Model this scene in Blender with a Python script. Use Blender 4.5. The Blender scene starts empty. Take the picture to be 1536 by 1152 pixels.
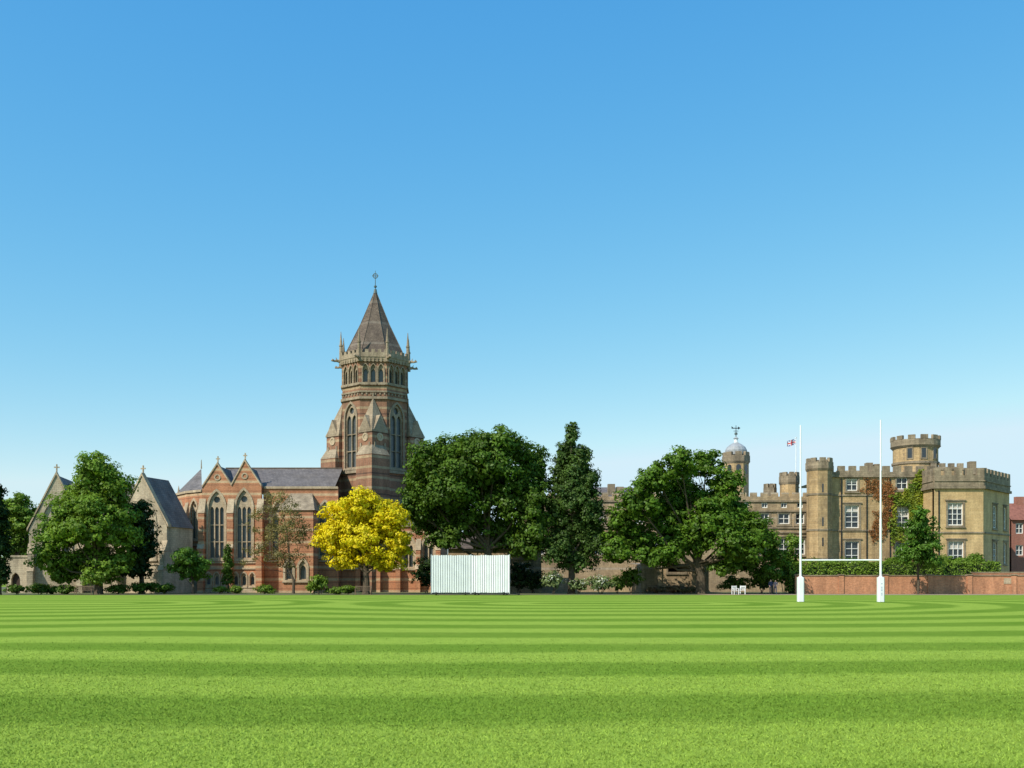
import bpy, bmesh, math, random
import numpy as np
from mathutils import Vector, Matrix
from mathutils.geometry import tessellate_polygon

random.seed(7); rng=np.random.default_rng(11)
F=1536.0; HZ=870.0; EYE=1.6
def X(px,Y): return (px-768)*Y/F
def Z(py,Y): return EYE+(HZ-py)*Y/F
scene=bpy.context.scene
scene.view_settings.view_transform='Standard'
scene.view_settings.look='None'
scene.view_settings.exposure=0

# ------------------------------------------------------------------ materials
def new_mat(name):
    m=bpy.data.materials.new(name); m.use_nodes=True
    nt=m.node_tree; b=nt.nodes['Principled BSDF']
    return m,nt,nt.nodes,nt.links,b
def N(nt,t,**kw):
    n=nt.nodes.new(t)
    for k,v in kw.items(): setattr(n,k,v)
    return n
def mth(nt,op,a,b=None,c=None,clamp=False):
    n=nt.nodes.new('ShaderNodeMath'); n.operation=op; n.use_clamp=clamp
    for i,v in enumerate((a,b,c)):
        if v is None: continue
        if isinstance(v,(int,float)): n.inputs[i].default_value=v
        else: nt.links.new(v,n.inputs[i])
    return n.outputs[0]
def mixc(nt,fac,a,b,mode='MIX'):
    n=nt.nodes.new('ShaderNodeMix'); n.data_type='RGBA'; n.blend_type=mode
    for s,v in ((n.inputs[0],fac),(n.inputs[6],a),(n.inputs[7],b)):
        if isinstance(v,(int,float)): s.default_value=v
        elif isinstance(v,tuple): s.default_value=(v[0],v[1],v[2],1)
        else: nt.links.new(v,s)
    return n.outputs[2]
def noise(nt,vec,scale,detail=4,rough=.55):
    n=nt.nodes.new('ShaderNodeTexNoise'); n.inputs['Scale'].default_value=scale
    n.inputs['Detail'].default_value=detail; n.inputs['Roughness'].default_value=rough
    nt.links.new(vec,n.inputs['Vector']); return n.outputs['Fac']
def maprange(nt,v,a,b,c,d):
    n=nt.nodes.new('ShaderNodeMapRange'); nt.links.new(v,n.inputs[0])
    for i,x in enumerate((a,b,c,d)): n.inputs[i+1].default_value=x
    return n.outputs[0]
def gray(nt,v):
    n=nt.nodes.new('ShaderNodeCombineColor')
    for i in range(3): nt.links.new(v,n.inputs[i])
    return n.outputs[0]

def masonry(name,c1,c2,mortar,bw=.7,rh=.3,bands=None,stain=.45,rough=.9,msize=.012,soot=0.0):
    """block / brick masonry in metres; bands=[(period,offset,width,colour)]"""
    m,nt,no,li,b=new_mat(name)
    tc=N(nt,'ShaderNodeTexCoord'); sp=N(nt,'ShaderNodeSeparateXYZ'); li.new(tc.outputs['Object'],sp.inputs[0])
    u=mth(nt,'ADD',mth(nt,'MULTIPLY',sp.outputs[0],.9),mth(nt,'MULTIPLY',sp.outputs[1],.7))
    cb=N(nt,'ShaderNodeCombineXYZ'); li.new(u,cb.inputs[0]); li.new(sp.outputs[2],cb.inputs[1])
    br=N(nt,'ShaderNodeTexBrick'); li.new(cb.outputs[0],br.inputs['Vector'])
    br.inputs['Scale'].default_value=1; br.inputs['Brick Width'].default_value=bw
    br.inputs['Row Height'].default_value=rh; br.inputs['Mortar Size'].default_value=msize
    br.inputs['Color1'].default_value=(*c1,1); br.inputs['Color2'].default_value=(*c2,1)
    br.inputs['Mortar'].default_value=(*mortar,1)
    col=br.outputs['Color']
    if bands:
        zz=mth(nt,'ADD',sp.outputs[2],mth(nt,'MULTIPLY',noise(nt,tc.outputs['Object'],3,2),.05))
        for (p,o,w,bc) in bands:
            fr=mth(nt,'FRACT',mth(nt,'DIVIDE',mth(nt,'ADD',zz,o+100*p),p))
            k=mth(nt,'LESS_THAN',fr,w/p)
            bcv=mixc(nt,noise(nt,tc.outputs['Object'],1.7,3),tuple(x*.75 for x in bc),tuple(min(1,x*1.2) for x in bc))
            col=mixc(nt,k,col,bcv)
    # weathering
    mp=N(nt,'ShaderNodeMapping'); mp.inputs['Scale'].default_value=(1.2,1.2,.25)
    li.new(tc.outputs['Object'],mp.inputs[0])
    s=maprange(nt,noise(nt,mp.outputs[0],.8,6,.65),.3,.7,1-stain,1.12)
    s2=maprange(nt,noise(nt,tc.outputs['Object'],5,5,.7),.25,.75,.72,1.2)
    col=mixc(nt,1.0,col,gray(nt,mth(nt,'MULTIPLY',s,s2)),'MULTIPLY')
    if soot:
        k=maprange(nt,noise(nt,tc.outputs['Object'],.45,6,.7),.5,.68,0,soot)
        col=mixc(nt,k,col,(.12,.095,.07))
    li.new(col,b.inputs['Base Color']); b.inputs['Roughness'].default_value=rough
    b.inputs['Specular IOR Level'].default_value=.2
    bp=N(nt,'ShaderNodeBump'); bp.inputs['Distance'].default_value=.06; bp.inputs['Strength'].default_value=.6
    li.new(noise(nt,tc.outputs['Object'],6,5,.7),bp.inputs['Height']); li.new(bp.outputs[0],b.inputs['Normal'])
    return m
def plain(name,c,rough=.6,var=.15,scale=4,metal=0,spec=.3):
    m,nt,no,li,b=new_mat(name)
    tc=N(nt,'ShaderNodeTexCoord')
    v=maprange(nt,noise(nt,tc.outputs['Object'],scale,5,.6),.3,.7,1-var,1+var)
    li.new(mixc(nt,1.0,c,gray(nt,v),'MULTIPLY'),b.inputs['Base Color'])
    b.inputs['Roughness'].default_value=rough; b.inputs['Metallic'].default_value=metal
    b.inputs['Specular IOR Level'].default_value=spec
    return m
def leafmat(name,c,c2,trans=.35,flower=None,tr=(.6,1.35)):
    m,nt,no,li,b=new_mat(name)
    tc=N(nt,'ShaderNodeTexCoord')
    at=N(nt,'ShaderNodeAttribute'); at.attribute_name='tint'
    col=mixc(nt,maprange(nt,noise(nt,tc.outputs['Object'],.55,4),.35,.65,0,1),c,c2)
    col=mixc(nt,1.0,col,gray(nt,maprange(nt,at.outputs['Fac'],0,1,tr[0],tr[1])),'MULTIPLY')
    if flower: col=mixc(nt,mth(nt,'GREATER_THAN',at.outputs['Fac'],flower[0]),col,flower[1])
    d=N(nt,'ShaderNodeBsdfDiffuse'); t=N(nt,'ShaderNodeBsdfTranslucent'); mx=N(nt,'ShaderNodeMixShader')
    li.new(col,d.inputs[0]); li.new(mixc(nt,1.0,col,(1.2,1.15,.6),'MULTIPLY'),t.inputs[0])
    mx.inputs[0].default_value=trans; li.new(d.outputs[0],mx.inputs[1]); li.new(t.outputs[0],mx.inputs[2])
    g=N(nt,'ShaderNodeBsdfGlossy'); g.inputs['Roughness'].default_value=.5; g.inputs[0].default_value=(1,1,1,1)
    m2=N(nt,'ShaderNodeMixShader'); m2.inputs[0].default_value=.012
    li.new(mx.outputs[0],m2.inputs[1]); li.new(g.outputs[0],m2.inputs[2])
    li.new(m2.outputs[0],nt.nodes['Material Output'].inputs['Surface'])
    return m

M_brick=masonry('banded_brick',(.60,.255,.125),(.50,.195,.095),(.46,.28,.17),.22,.075,
    [(1.55,0,.30,(.64,.44,.26)),(.775,.3,.08,(.32,.14,.08))],stain=.32,msize=.008,soot=.22)
M_tbrick=masonry('tower_banded_brick',(.39,.185,.108),(.315,.145,.085),(.28,.2,.14),.22,.075,
    [(1.35,0,.32,(.47,.33,.2)),(2.7,.75,.2,(.18,.10,.07))],stain=.45,msize=.008,soot=.35)
M_stone=masonry('dressed_stone',(.58,.45,.30),(.49,.38,.25),(.36,.29,.2),.7,.32,stain=.4)
M_tstone=masonry('tower_stone',(.43,.34,.235),(.36,.28,.19),(.26,.2,.15),.7,.32,stain=.5,soot=.35)
M_castle=masonry('castle_sandstone',(.60,.42,.215),(.49,.33,.16),(.38,.27,.16),.55,.28,stain=.45,soot=.45)
M_castle2=masonry('castle_ashlar',(.66,.46,.225),(.59,.40,.19),(.48,.34,.18),.9,.4,stain=.32,soot=.15)
M_castle_trim=masonry('castle_weathered_trim',(.42,.33,.22),(.30,.235,.155),(.25,.2,.14),.6,.3,stain=.55,soot=.5)
M_pale=masonry('chapel_limestone',(.58,.48,.33),(.50,.405,.28),(.36,.3,.22),.5,.25,stain=.42,soot=.3)
M_range=masonry('range_stone',(.52,.385,.23),(.42,.30,.18),(.32,.24,.15),.6,.3,
    [(3.4,.4,.3,(.52,.42,.3))],stain=.45,soot=.4)
M_gardenwall=masonry('garden_brick',(.68,.28,.14),(.54,.21,.105),(.48,.32,.2),.23,.075,
    [(2.6,.35,.07,(.3,.15,.1))],stain=.4,msize=.01,soot=.3)
M_house=masonry('red_house_brick',(.42,.14,.09),(.35,.12,.08),(.3,.2,.16),.22,.075,stain=.25)
M_slate=masonry('slate_roof',(.17,.15,.145),(.21,.185,.175),(.08,.07,.07),.4,.25,stain=.4,rough=.7,soot=.3)
M_tile=masonry('brown_spire_tile',(.185,.14,.105),(.135,.10,.078),(.06,.048,.038),.35,.22,
    [(3.1,1.0,.35,(.205,.165,.13))],stain=.4,rough=.8)
M_lead=plain('lead_roof',(.33,.34,.35),.5,.2,2)
M_white=plain('white_paint',(.80,.81,.80),.45,.05,3)
M_screen=plain('white_painted_boards',(.82,.83,.84),.55,.06,1.2)
M_screenback=plain('shade_grey_screen_backing',(.52,.53,.55),.7,.1,2)  # mid-grey paints in the shade seen through the gaps between boards
M_frame=plain('white_window_frame',(.78,.76,.70),.5,.08,3)
M_iron=plain('dark_iron',(.03,.035,.04),.5,.2,5,.6)
M_bronze=plain('verdigris_finial',(.09,.12,.12),.55,.25,5)
M_tyre=plain('black_rubber',(.02,.02,.02),.8,.2,6)
M_bark=plain('bark',(.09,.068,.045),.95,.4,5)
M_wood=plain('bench_timber',(.16,.11,.07),.8,.3,6)
M_door=plain('dark_oak_door',(.05,.03,.02),.7,.3,6)
M_bluemark=plain('blue_pad_mark',(.35,.40,.55),.6,.05)
M_blind=plain('window_blind',(.5,.46,.4),.8,.1,2)
def glassmat(name,c,r):
    m,nt,no,li,b=new_mat(name); tc=N(nt,'ShaderNodeTexCoord')
    li.new(mixc(nt,noise(nt,tc.outputs['Object'],2.2,3),c,tuple(x*2.5 for x in c)),b.inputs['Base Color'])
    b.inputs['Roughness'].default_value=r; b.inputs['Specular IOR Level'].default_value=.6
    bp=N(nt,'ShaderNodeBump'); bp.inputs['Strength'].default_value=.25; bp.inputs['Distance'].default_value=.05
    li.new(noise(nt,tc.outputs['Object'],2.5,2),bp.inputs['Height']); li.new(bp.outputs[0],b.inputs['Normal'])
    return m
M_glass=glassmat('window_glass',(.018,.022,.026),.08)
M_leaded=glassmat('leaded_glass',(.04,.045,.047),.3)

# ------------------------------------------------------------------ geometry accumulator
PARTS={}; 
def empty(name,loc):
    e=bpy.data.objects.new(name,None); e.empty_display_size=1; e.location=loc
    scene.collection.objects.link(e); return e
class Part:
    def __init__(s,parent,name,mat): s.p=parent; s.n=name; s.m=mat; s.v=[]; s.f=[]
    def poly(s,pts,faces):
        o=len(s.v); s.v+= [tuple(p) for p in pts]; s.f+=[tuple(o+i for i in f) for f in faces]
    def box(s,M,lo,hi):
        (a,b,c),(d,e,f)=lo,hi
        P=[M@Vector(q) for q in ((a,b,c),(d,b,c),(d,e,c),(a,e,c),(a,b,f),(d,b,f),(d,e,f),(a,e,f))]
        s.poly(P,[(0,3,2,1),(4,5,6,7),(0,1,5,4),(1,2,6,5),(2,3,7,6),(3,0,4,7)])
    def slab(s,M,outline,holes,w0,w1):
        loops=[outline]+list(holes)
        flat=[p for l in loops for p in l]; n=len(flat)
        tris=tessellate_polygon([[Vector((p[0],p[1],0)) for p in l] for l in loops])
        P=[M@Vector((p[0],p[1],w1)) for p in flat]+[M@Vector((p[0],p[1],w0)) for p in flat]
        f=[tuple(t) for t in tris]+[tuple(i+n for i in reversed(t)) for t in tris]
        o=0
        for l in loops:
            k=len(l)
            for i in range(k):
                j=(i+1)%k; f.append((o+i,o+i+n,o+j+n,o+j))
            o+=k
        s.poly(P,f)
    def frustum(s,cx,cy,z0,r0,z1,r1,n=8,rot=0.0,caps=True):
        P=[];
        for z,r in ((z0,r0),(z1,r1)):
            for i in range(n):
                a=rot+2*math.pi*i/n; P.append((cx+r*math.cos(a),cy+r*math.sin(a),z))
        f=[(i,(i+1)%n,n+(i+1)%n,n+i) for i in range(n)]
        if caps: f+=[tuple(range(n-1,-1,-1)),tuple(range(n,2*n))]
        s.poly(P,f)
    def tube(s,pts,rad,n=8):
        pts=[Vector(p) for p in pts]; P=[]; f=[]
        for i,p in enumerate(pts):
            d=(pts[min(i+1,len(pts)-1)]-pts[max(i-1,0)]).normalized()
            a=d.cross(Vector((0.31,.95,.05))).normalized(); b=d.cross(a)
            for k in range(n):
                t=2*math.pi*k/n; P.append(p+(a*math.cos(t)+b*math.sin(t))*rad[i])
        for i in range(len(pts)-1):
            for k in range(n):
                f.append((i*n+k,i*n+(k+1)%n,(i+1)*n+(k+1)%n,(i+1)*n+k))
        f.append(tuple(range(n))); f.append(tuple(range((len(pts)-1)*n,len(pts)*n)))
        s.poly(P,f)
    def flush(s,smooth=False):
        me=bpy.data.meshes.new(s.n); me.from_pydata(s.v,[],s.f); me.materials.append(s.m)
        bm=bmesh.new(); bm.from_mesh(me); bmesh.ops.recalc_face_normals(bm,faces=bm.faces); bm.to_mesh(me); bm.free()
        ob=bpy.data.objects.new(s.n,me); scene.collection.objects.link(ob)
        if s.p:
            ob.parent=s.p; ob.matrix_parent_inverse=Matrix.Translation(s.p.location).inverted()
        return ob
def part(parent,name,mat):
    k=(parent.name if parent else '',name,mat.name)
    if k not in PARTS: PARTS[k]=Part(parent,name,mat)
    return PARTS[k]
JIT=[0]
def wallM(ax,ay,bx,by,z=0):
    u=Vector((bx-ax,by-ay,0)); L=u.length; u/=L
    n=Vector((u.y,-u.x,0)); JIT[0]=(JIT[0]+1)%9
    M=Matrix(((u.x,0,n.x,ax),(u.y,0,n.y,ay),(0,1,0,z+JIT[0]*.0017),(0,0,0,1)))
    return M,L
def rect(a,b,c,d): return [(a,b),(c,b),(c,d),(a,d)]
def arch(uc,v0,h,vs,va,n=7):
    rise=va-vs; R=(h*h+rise*rise)/(2*h); a1=math.asin(min(1,rise/R)) 
    if R-h<0: a1=math.pi-a1
    pts=[(uc-h,v0),(uc+h,v0)]
    for i in range(n+1):
        t=a1*i/n; pts.append((uc+h-R+R*math.cos(t),vs+R*math.sin(t)))
    for i in range(n-1,-1,-1):
        t=a1*i/n; pts.append((uc-h+R-R*math.cos(t),vs+R*math.sin(t)))
    return pts
def circ(uc,vc,r,n=14): return [(uc+r*math.cos(2*math.pi*i/n),vc+r*math.sin(2*math.pi*i/n)) for i in range(n)]
def rwin(par,M,uc,v0,w,h,nx=2,ny=3,glass=None,trim=None,blind=None,hood=True):
    glass=glass or M_glass; g=part(par,'window_glass',glass)
    g.box(M,(uc-w/2-.05,v0-.05,-.34),(uc+w/2+.05,v0+h+.05,-.30))
    fr=part(par,'window_frames',M_frame); b=.12; bar=.075
    holes=[]; pw=(w-2*b-(nx-1)*bar)/nx; ph=(h-2*b-(ny-1)*bar)/ny
    for i in range(nx):
        for j in range(ny):
            u=uc-w/2+b+i*(pw+bar); v=v0+b+j*(ph+bar); holes.append(rect(u,v,u+pw,v+ph))
    fr.slab(M,rect(uc-w/2+.004,v0+.004,uc+w/2-.004,v0+h-.004),holes,-.22,-.12)
    if blind:
        part(par,'window_blinds',M_blind).box(M,(uc-w/2+.02,v0+h*(1-blind),-.295),(uc+w/2-.02,v0+h-.02,-.28))
    if trim:
        t=part(par,'window_surrounds',trim)
        t.slab(M,rect(uc-w/2-.22,v0-.2,uc+w/2+.22,v0+h+.24),[rect(uc-w/2-.006,v0-.006,uc+w/2+.006,v0+h+.006)],.003,.07)
        t.box(M,(uc-w/2-.3,v0-.32,.004),(uc+w/2+.3,v0-.203,.16))
        if hood: t.box(M,(uc-w/2-.35,v0+h+.243,.004),(uc+w/2+.35,v0+h+.38,.17))
    return rect(uc-w/2,v0,uc+w/2,v0+h)
def gwin(par,M,uc,v0,h,vs,va,lights=2,stone=None,sur=.28):
    stone=stone or M_stone
    part(par,'leaded_glass',M_leaded).slab(M,arch(uc,v0-.05,h+.04,vs,va+.05),[],-.44,-.40)
    holes=[]; bar=.14 if h>.5 else .09; tot=2*h-bar*(lights+1); lw=tot/lights
    for i in range(lights):
        c=uc-h+bar+lw/2+i*(lw+bar)
        holes.append(arch(c,v0+.12,lw/2,vs-lw*.55,vs+ (lw*.35),4))
    rise=va-vs
    if lights>1 and h>.5:
        holes.append(circ(uc,vs+rise*.50,min(h*.40,rise*.28)))
    part(par,'window_tracery',stone).slab(M,arch(uc,v0+.004,h-.004,vs,va-.006),holes,-.34,-.14)
    if sur:
        part(par,'window_arches',stone).slab(M,arch(uc,v0-.15,h+sur,vs,va+sur*1.25),[arch(uc,v0-.005,h+.005,vs,va+.007)],.003,.11)
        part(par,'window_arches',stone).box(M,(uc-h-sur-.1,v0-.32,.004),(uc+h+sur+.1,v0-.153,.22))
    if h>.8:
        ir=part(par,'window_saddle_bars',stone)
        for k in range(1,3):
            v=v0+(vs-v0)*k/3; ir.box(M,(uc-h+.01,v-.05,-.32),(uc+h-.01,v+.05,-.17))
    return arch(uc,v0,h,vs,va)
def cren(L,v0,vb,vt,m,g,start=None):
    k=max(1,int(round((L-m)/(m+g)))); s=L/(k*(m+g)+m); m*=s; g*=s
    pts=[(0,v0),(L,v0)]; u=L
    for i in range(k+1):
        pts+=[(u,vt),(u-m,vt)]; 
        if i<k: pts+=[(u-m,vb),(u-m-g,vb)]
        u-=m+g
    pts[-1]=(0,vt); return pts
def ring_merlons(p,cx,cy,r,z0,z1,n,w,t,rot=0):
    for i in range(n):
        a=rot+2*math.pi*i/n; nn=Vector((math.cos(a),math.sin(a),0)); u=Vector((-nn.y,nn.x,0))
        M=Matrix(((u.x,0,nn.x,cx+r*nn.x),(u.y,0,nn.y,cy+r*nn.y),(0,1,0,0),(0,0,0,1)))
        p.box(M,(-w/2,z0,-t),(w/2,z1,0))
def buttress(par,M,uc,w,d,v1,v2,mat,cap,steps=1):
    p=part(par,'buttresses',mat); p.box(M,(uc-w/2,-.05,-.2),(uc+w/2,v1*.55,d))
    p.box(M,(uc-w/2+.01,v1*.55+.002,-.2),(uc+w/2-.01,v1,d*.62))
    c=part(par,'buttress_caps',cap)
    for (a,b,dd,de) in ((v1*.55,v1*.55+.6,d+.06,d*.62),(v1,v2,d*.62+.06,0.01)):
        P=[M@Vector(q) for q in ((uc-w/2-.05,a+.004,-.1),(uc+w/2+.05,a+.004,-.1),(uc+w/2+.05,a+.004,dd),(uc-w/2-.05,a+.004,dd),(uc-w/2-.05,b,de),(uc+w/2+.05,b,de),(uc-w/2-.05,b,-.1),(uc+w/2+.05,b,-.1))]
        c.poly(P,[(0,1,2,3),(3,2,5,4),(4,5,7,6),(0,3,4,6),(1,7,5,2),(0,6,7,1)])

# ------------------------------------------------------------------ CHAPEL
ch=empty('gothic_chapel',(X(563,140),140,0))
YN=130
M,L=wallM(X(303,YN),YN,X(392,YN),YN)
z=lambda py:Z(py,YN)
sc=YN/F
u=lambda px:(px-303)*sc
holes=[gwin(ch,M,u(325),z(838),1.0,z(762),z(737),3),gwin(ch,M,u(366),z(838),1.0,z(762),z(735),3)]
holes+= [gwin(ch,M,u(325)+d,.9,.32,2.0,2.5,1,sur=.15) for d in (-1.05,0,1.05)]
holes+= [gwin(ch,M,u(366)+d,.9,.32,2.0,2.5,1,sur=.15) for d in (-1.05,0,1.05)]
out=[(0,-.1),(L,-.1),(L,z(730)),(u(367),z(692)),(u(347),z(729)),(u(326),z(697)),(0,z(732))]
part(ch,'nave_wall',M_brick).slab(M,out,holes,-.55,0)
st=part(ch,'string_courses',M_stone)
for v in (z(842)-.25,2.95): st.box(M,(-.1,v,.003),(L+.1,v+.22,.14))
st.box(M,(-.1,0,.003),(L+.1,.5,.2))
for (a,b) in (((0,z(732)),(u(326),z(697))),((u(326),z(697)),(u(347),z(729))),((u(347),z(729)),(u(367),z(692))),((u(367),z(692)),(L,z(730)))):
    st.slab(M,[(a[0],a[1]+.02),(b[0],b[1]+.02),(b[0],b[1]+.3),(a[0],a[1]+.3)],[],-.6,.12)
part(ch,'roundels',M_stone).slab(M,circ(u(326),z(716),.42),[circ(u(326),z(716),.25)],.003,.08)
part(ch,'roundels',M_stone).slab(M,circ(u(367),z(714),.42),[circ(u(367),z(714),.25)],.003,.08)
for px,top in ((326,697),(367,692)):
    f=part(ch,'gable_finials',M_stone); f.box(M,(u(px)-.07,z(top)+.28,-.35),(u(px)+.07,z(top)+1.1,-.2)); f.box(M,(u(px)-.25,z(top)+.7,-.33),(u(px)+.25,z(top)+.84,-.22))
for px in (304,347,391): buttress(ch,M,u(px),.75,1.1,z(770),z(748),M_brick,M_stone)
yb=YN+8
rf=part(ch,'nave_roof',M_slate)
for (a,ap,b) in ((303,326,347.2),(347.4,367,392)):
    P=[(X(a,YN),YN+.1,z(731)),(X(ap,YN),YN+.1,z(698)),(X(b,YN),YN+.1,z(731)),(X(a,YN),yb,z(731)),(X(ap,YN),yb,z(698)),(X(b,YN),yb,z(731))]
    rf.poly(P,[(0,1,4,3),(1,2,5,4)])
x0,x1=X(298,YN),X(500,YN); ze=z(728); zrr=Z(703,137)
rf.poly([(x0,YN+1.2,ze),(x1,YN+1.2,ze-.05),(x1,137,zrr),(x0+1.5,137,zrr),(x0,144,ze),(x1,144,ze)],[(0,1,2,3),(3,2,5,4),(0,3,4)])
part(ch,'ridge_tiles',M_tile).box(wallM(x0+1.5,137,x1,137)[0],(0,zrr-.05,-.12),(x1-x0-1.5,zrr+.14,.12))
M2,L2=wallM(X(392,YN),YN+1,X(505,YN),YN+1)
h2=[gwin(ch,M2,1.9+i*3.0,4.6,.85,z(775),z(752),2) for i in range(3)]
part(ch,'nave_wall',M_brick).slab(M2,[(0,-.1),(L2,-.1),(L2,ze-.1),(0,ze-.1)],h2,-.5,0)
st.box(M2,(0.1,ze-.35,.003),(L2,ze-.06,.18)); st.box(M2,(.1,3.9,.003),(L2,4.15,.14))
for uu in (3.4,6.4): buttress(ch,M2,uu,.7,.9,z(775),z(752),M_brick,M_stone)
px0,px1=418,470
Mp,Lp=wallM(X(px0,127.5),127.5,X(px1,127.5),127.5)
ph=[gwin(ch,Mp,Lp*.3,1.6,.45,3.2,4.0,1),gwin(ch,Mp,Lp*.7,1.6,.45,3.2,4.0,1)]
part(ch,'aisle_wall',M_brick).slab(Mp,rect(0,-.1,Lp,Z(765,127.5)),ph,-.4,0)
Ms,Ls=wallM(X(px0,127.5),130.9,X(px0,127.5),127.5); part(ch,'aisle_wall',M_brick).slab(Ms,rect(0.01,-.1,Ls-.01,Z(765,127.5)),[],-.4,0)
Ms,Ls=wallM(X(px1,127.5),127.5,X(px1,127.5),130.9); part(ch,'aisle_wall',M_brick).slab(Ms,rect(0.01,-.1,Ls-.01,Z(765,127.5)),[],-.4,0)
zz=Z(765,127.5)
part(ch,'aisle_roof',M_tstone).poly([(X(px0,127.5)-.2,127.3,zz-.02),(X(px1,127.5)+.2,127.3,zz-.02),(X(px1,127.5)-.8,130.9,Z(738,129)),(X(px0,127.5)+.8,130.9,Z(738,129)),(X(px0,127.5)-.2,130.95,zz-.02),(X(px1,127.5)+.2,130.95,zz-.02)],[(0,1,2,3),(0,3,4),(1,5,2)])
pts=[(X(303,YN),YN),(X(279,132),132.2),(X(264,136),136.0),(X(262,142),142.5)]
for i in range(3):
    b,a=pts[i],pts[i+1]
    Ma,La=wallM(a[0],a[1],b[0],b[1])
    hs=[gwin(ch,Ma,La/2,z(808),min(.7,La*.25),z(765),z(750),2 if La>2.4 else 1)]
    zt=z(738)
    part(ch,'apse_wall',M_brick).slab(Ma,rect(.004,-.1,La-.004,zt),hs,-.45,0)
    st.box(Ma,(0,zt+.003,-.5),(La,zt+.3,.16)); st.box(Ma,(0,z(815)-.3,.003),(La,z(815),.13)); st.box(Ma,(0,0,.003),(La,.5,.18))
    buttress(ch,Ma,.15,.6,.8,z(775),z(752),M_brick,M_stone)
apx=(X(302,137),137.0,zrr)
zt=z(738)+.28
rp=[(p[0],p[1],zt) for p in pts]
part(ch,'apse_roof',M_slate).poly(rp+[apx],[(0,1,4),(1,2,4),(2,3,4)])
f=part(ch,'gable_finials',M_stone); f.frustum(apx[0],137,zrr,.1,zrr+1.2,.04,6); f.frustum(X(268,136),136,z(738),.25,z(722),.02,6)

# ---- tower
tc_=Vector((X(563,140),140,0)); cx,cy=tc_.x,tc_.y; rot0=math.radians(4); ap=4.3
zt_=lambda py:Z(py,140)
def octM(k,apo):
    th=rot0+math.pi/4*k; n=Vector((math.cos(th),math.sin(th),0)); uu=Vector((-n.y,n.x,0)); hw=apo*math.tan(math.pi/8)
    a=tc_+n*apo-uu*hw; b=tc_+n*apo+uu*hw
    return wallM(a.x,a.y,b.x,b.y)
tb=part(ch,'tower_wall',M_tbrick); ts=part(ch,'tower_string_courses',M_tstone)
zPar=zt_(546)
for k in range(8):
    Mo,Lo=octM(k,ap); hs=[]
    for d in (-1.02,0,1.02):
        hs.append(gwin(ch,Mo,Lo/2+d,zt_(583),.37,zt_(565),zt_(556),1,stone=M_tstone,sur=.12))
    if k%2==1:
        hs.append(gwin(ch,Mo,Lo/2,zt_(706),1.1,zt_(632),zt_(612),2,stone=M_tstone,sur=.26))
    tb.slab(Mo,rect(.002,-.1,Lo-.002,zPar),hs,-.6,0)
    for v,hh,d in ((zt_(607),.35,.22),(zt_(597),.22,.12),(zt_(586),.28,.2),(zt_(552),.22,.16),(zt_(714),.35,.25)):
        e=d*math.tan(math.pi/8); ts.box(Mo,(-e+.003,v,.004),(Lo+e-.003,v+hh,d))
    for j in range(6):
        ts.box(Mo,(Lo*(j+.5)/6-.1,zt_(605)+.4,.005),(Lo*(j+.5)/6+.1,zt_(598),.1))
    for j in range(7):
        uu=Lo*(j+.5)/7; ts.box(Mo,(uu-.13,zPar-.62,.005),(uu+.13,zPar-.02,.26))
    ap2=ap+.32; Mq,Lq=octM(k,ap2)
    tb2=part(ch,'tower_parapet',M_tstone)
    tb2.slab(Mq,cren(Lq,zPar,zPar+.6,zPar+1.0,.42,.34),[],-.3,0)
    th=rot0+math.pi/4*(k+.5); R=(ap2)/math.cos(math.pi/8); c=(cx+R*math.cos(th)*.97,cy+R*math.sin(th)*.97)
    pn=part(ch,'tower_pinnacles',M_tstone)
    pn.frustum(c[0],c[1],zPar-.6,.26,zPar+1.9,.2,8); pn.frustum(c[0],c[1],zPar+1.9,.27,zPar+2.05,.27,8)
    pn.frustum(c[0],c[1],zPar+2.05,.19,zPar+3.9,.03,8)
    ga=part(ch,'gargoyles',M_tstone); d=Vector((math.cos(th),math.sin(th),0)); s0=Vector((c[0],c[1],zPar-.15))
    ga.tube([s0,s0+d*.6+Vector((0,0,.08)),s0+d*.9+Vector((0,0,.0)),s0+d*1.15+Vector((0,0,.12)),s0+d*1.35+Vector((0,0,-.02))],[.24,.18,.13,.2,.06],6)
    ga.tube([s0+d*.5,s0+d*.7+Vector((0,0,.5))],[.12,.03],5)
ts.frustum(cx,cy,zPar-.3,(ap+.2)/math.cos(math.pi/8),zPar+.05,(ap+.28)/math.cos(math.pi/8),8,rot0+math.pi/8)
sp_=part(ch,'tower_spire',M_tile)
Rs=4.1/math.cos(math.pi/8); rr=rot0+math.pi/8
zb=zPar+.4; za=zt_(437)
prof=[(zb,Rs),(zb+1.0,Rs*.9),(zb+(za-zb)*.5,Rs*.475),(za,.10)]
for (a,b) in zip(prof[:-1],prof[1:]): sp_.frustum(cx,cy,a[0],a[1],b[0],b[1],8,rr,False)
ribs=part(ch,'spire_ribs',M_tile)
for k in range(8):
    a=rr+k*math.pi/4
    ribs.tube([(cx+r*math.cos(a),cy+r*math.sin(a),zz) for zz,r in prof],[.07,.07,.06,.04],6)
for k in range(8):   # lucarnes
    th=rot0+math.pi/4*k; n=Vector((math.cos(th),math.sin(th),0)); uu=Vector((-n.y,n.x,0)); o=tc_+n*3.45
    Ml=Matrix(((uu.x,0,n.x,o.x),(uu.y,0,n.y,o.y),(0,1,0,0),(0,0,0,1)))
    part(ch,'lucarnes',M_tile).slab(Ml,[(-.3,zb+.8),(.3,zb+.8),(.3,zb+1.1),(0,zb+1.7),(-.3,zb+1.1)],[rect(-.15,zb+.85,.15,zb+1.15)],-1.1,.0)
fi=part(ch,'tower_finial',M_bronze)
fi.frustum(cx,cy,za-.3,.28,za+.3,.16,8); fi.frustum(cx,cy,za+.3,.06,zt_(406),.03,6)
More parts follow.
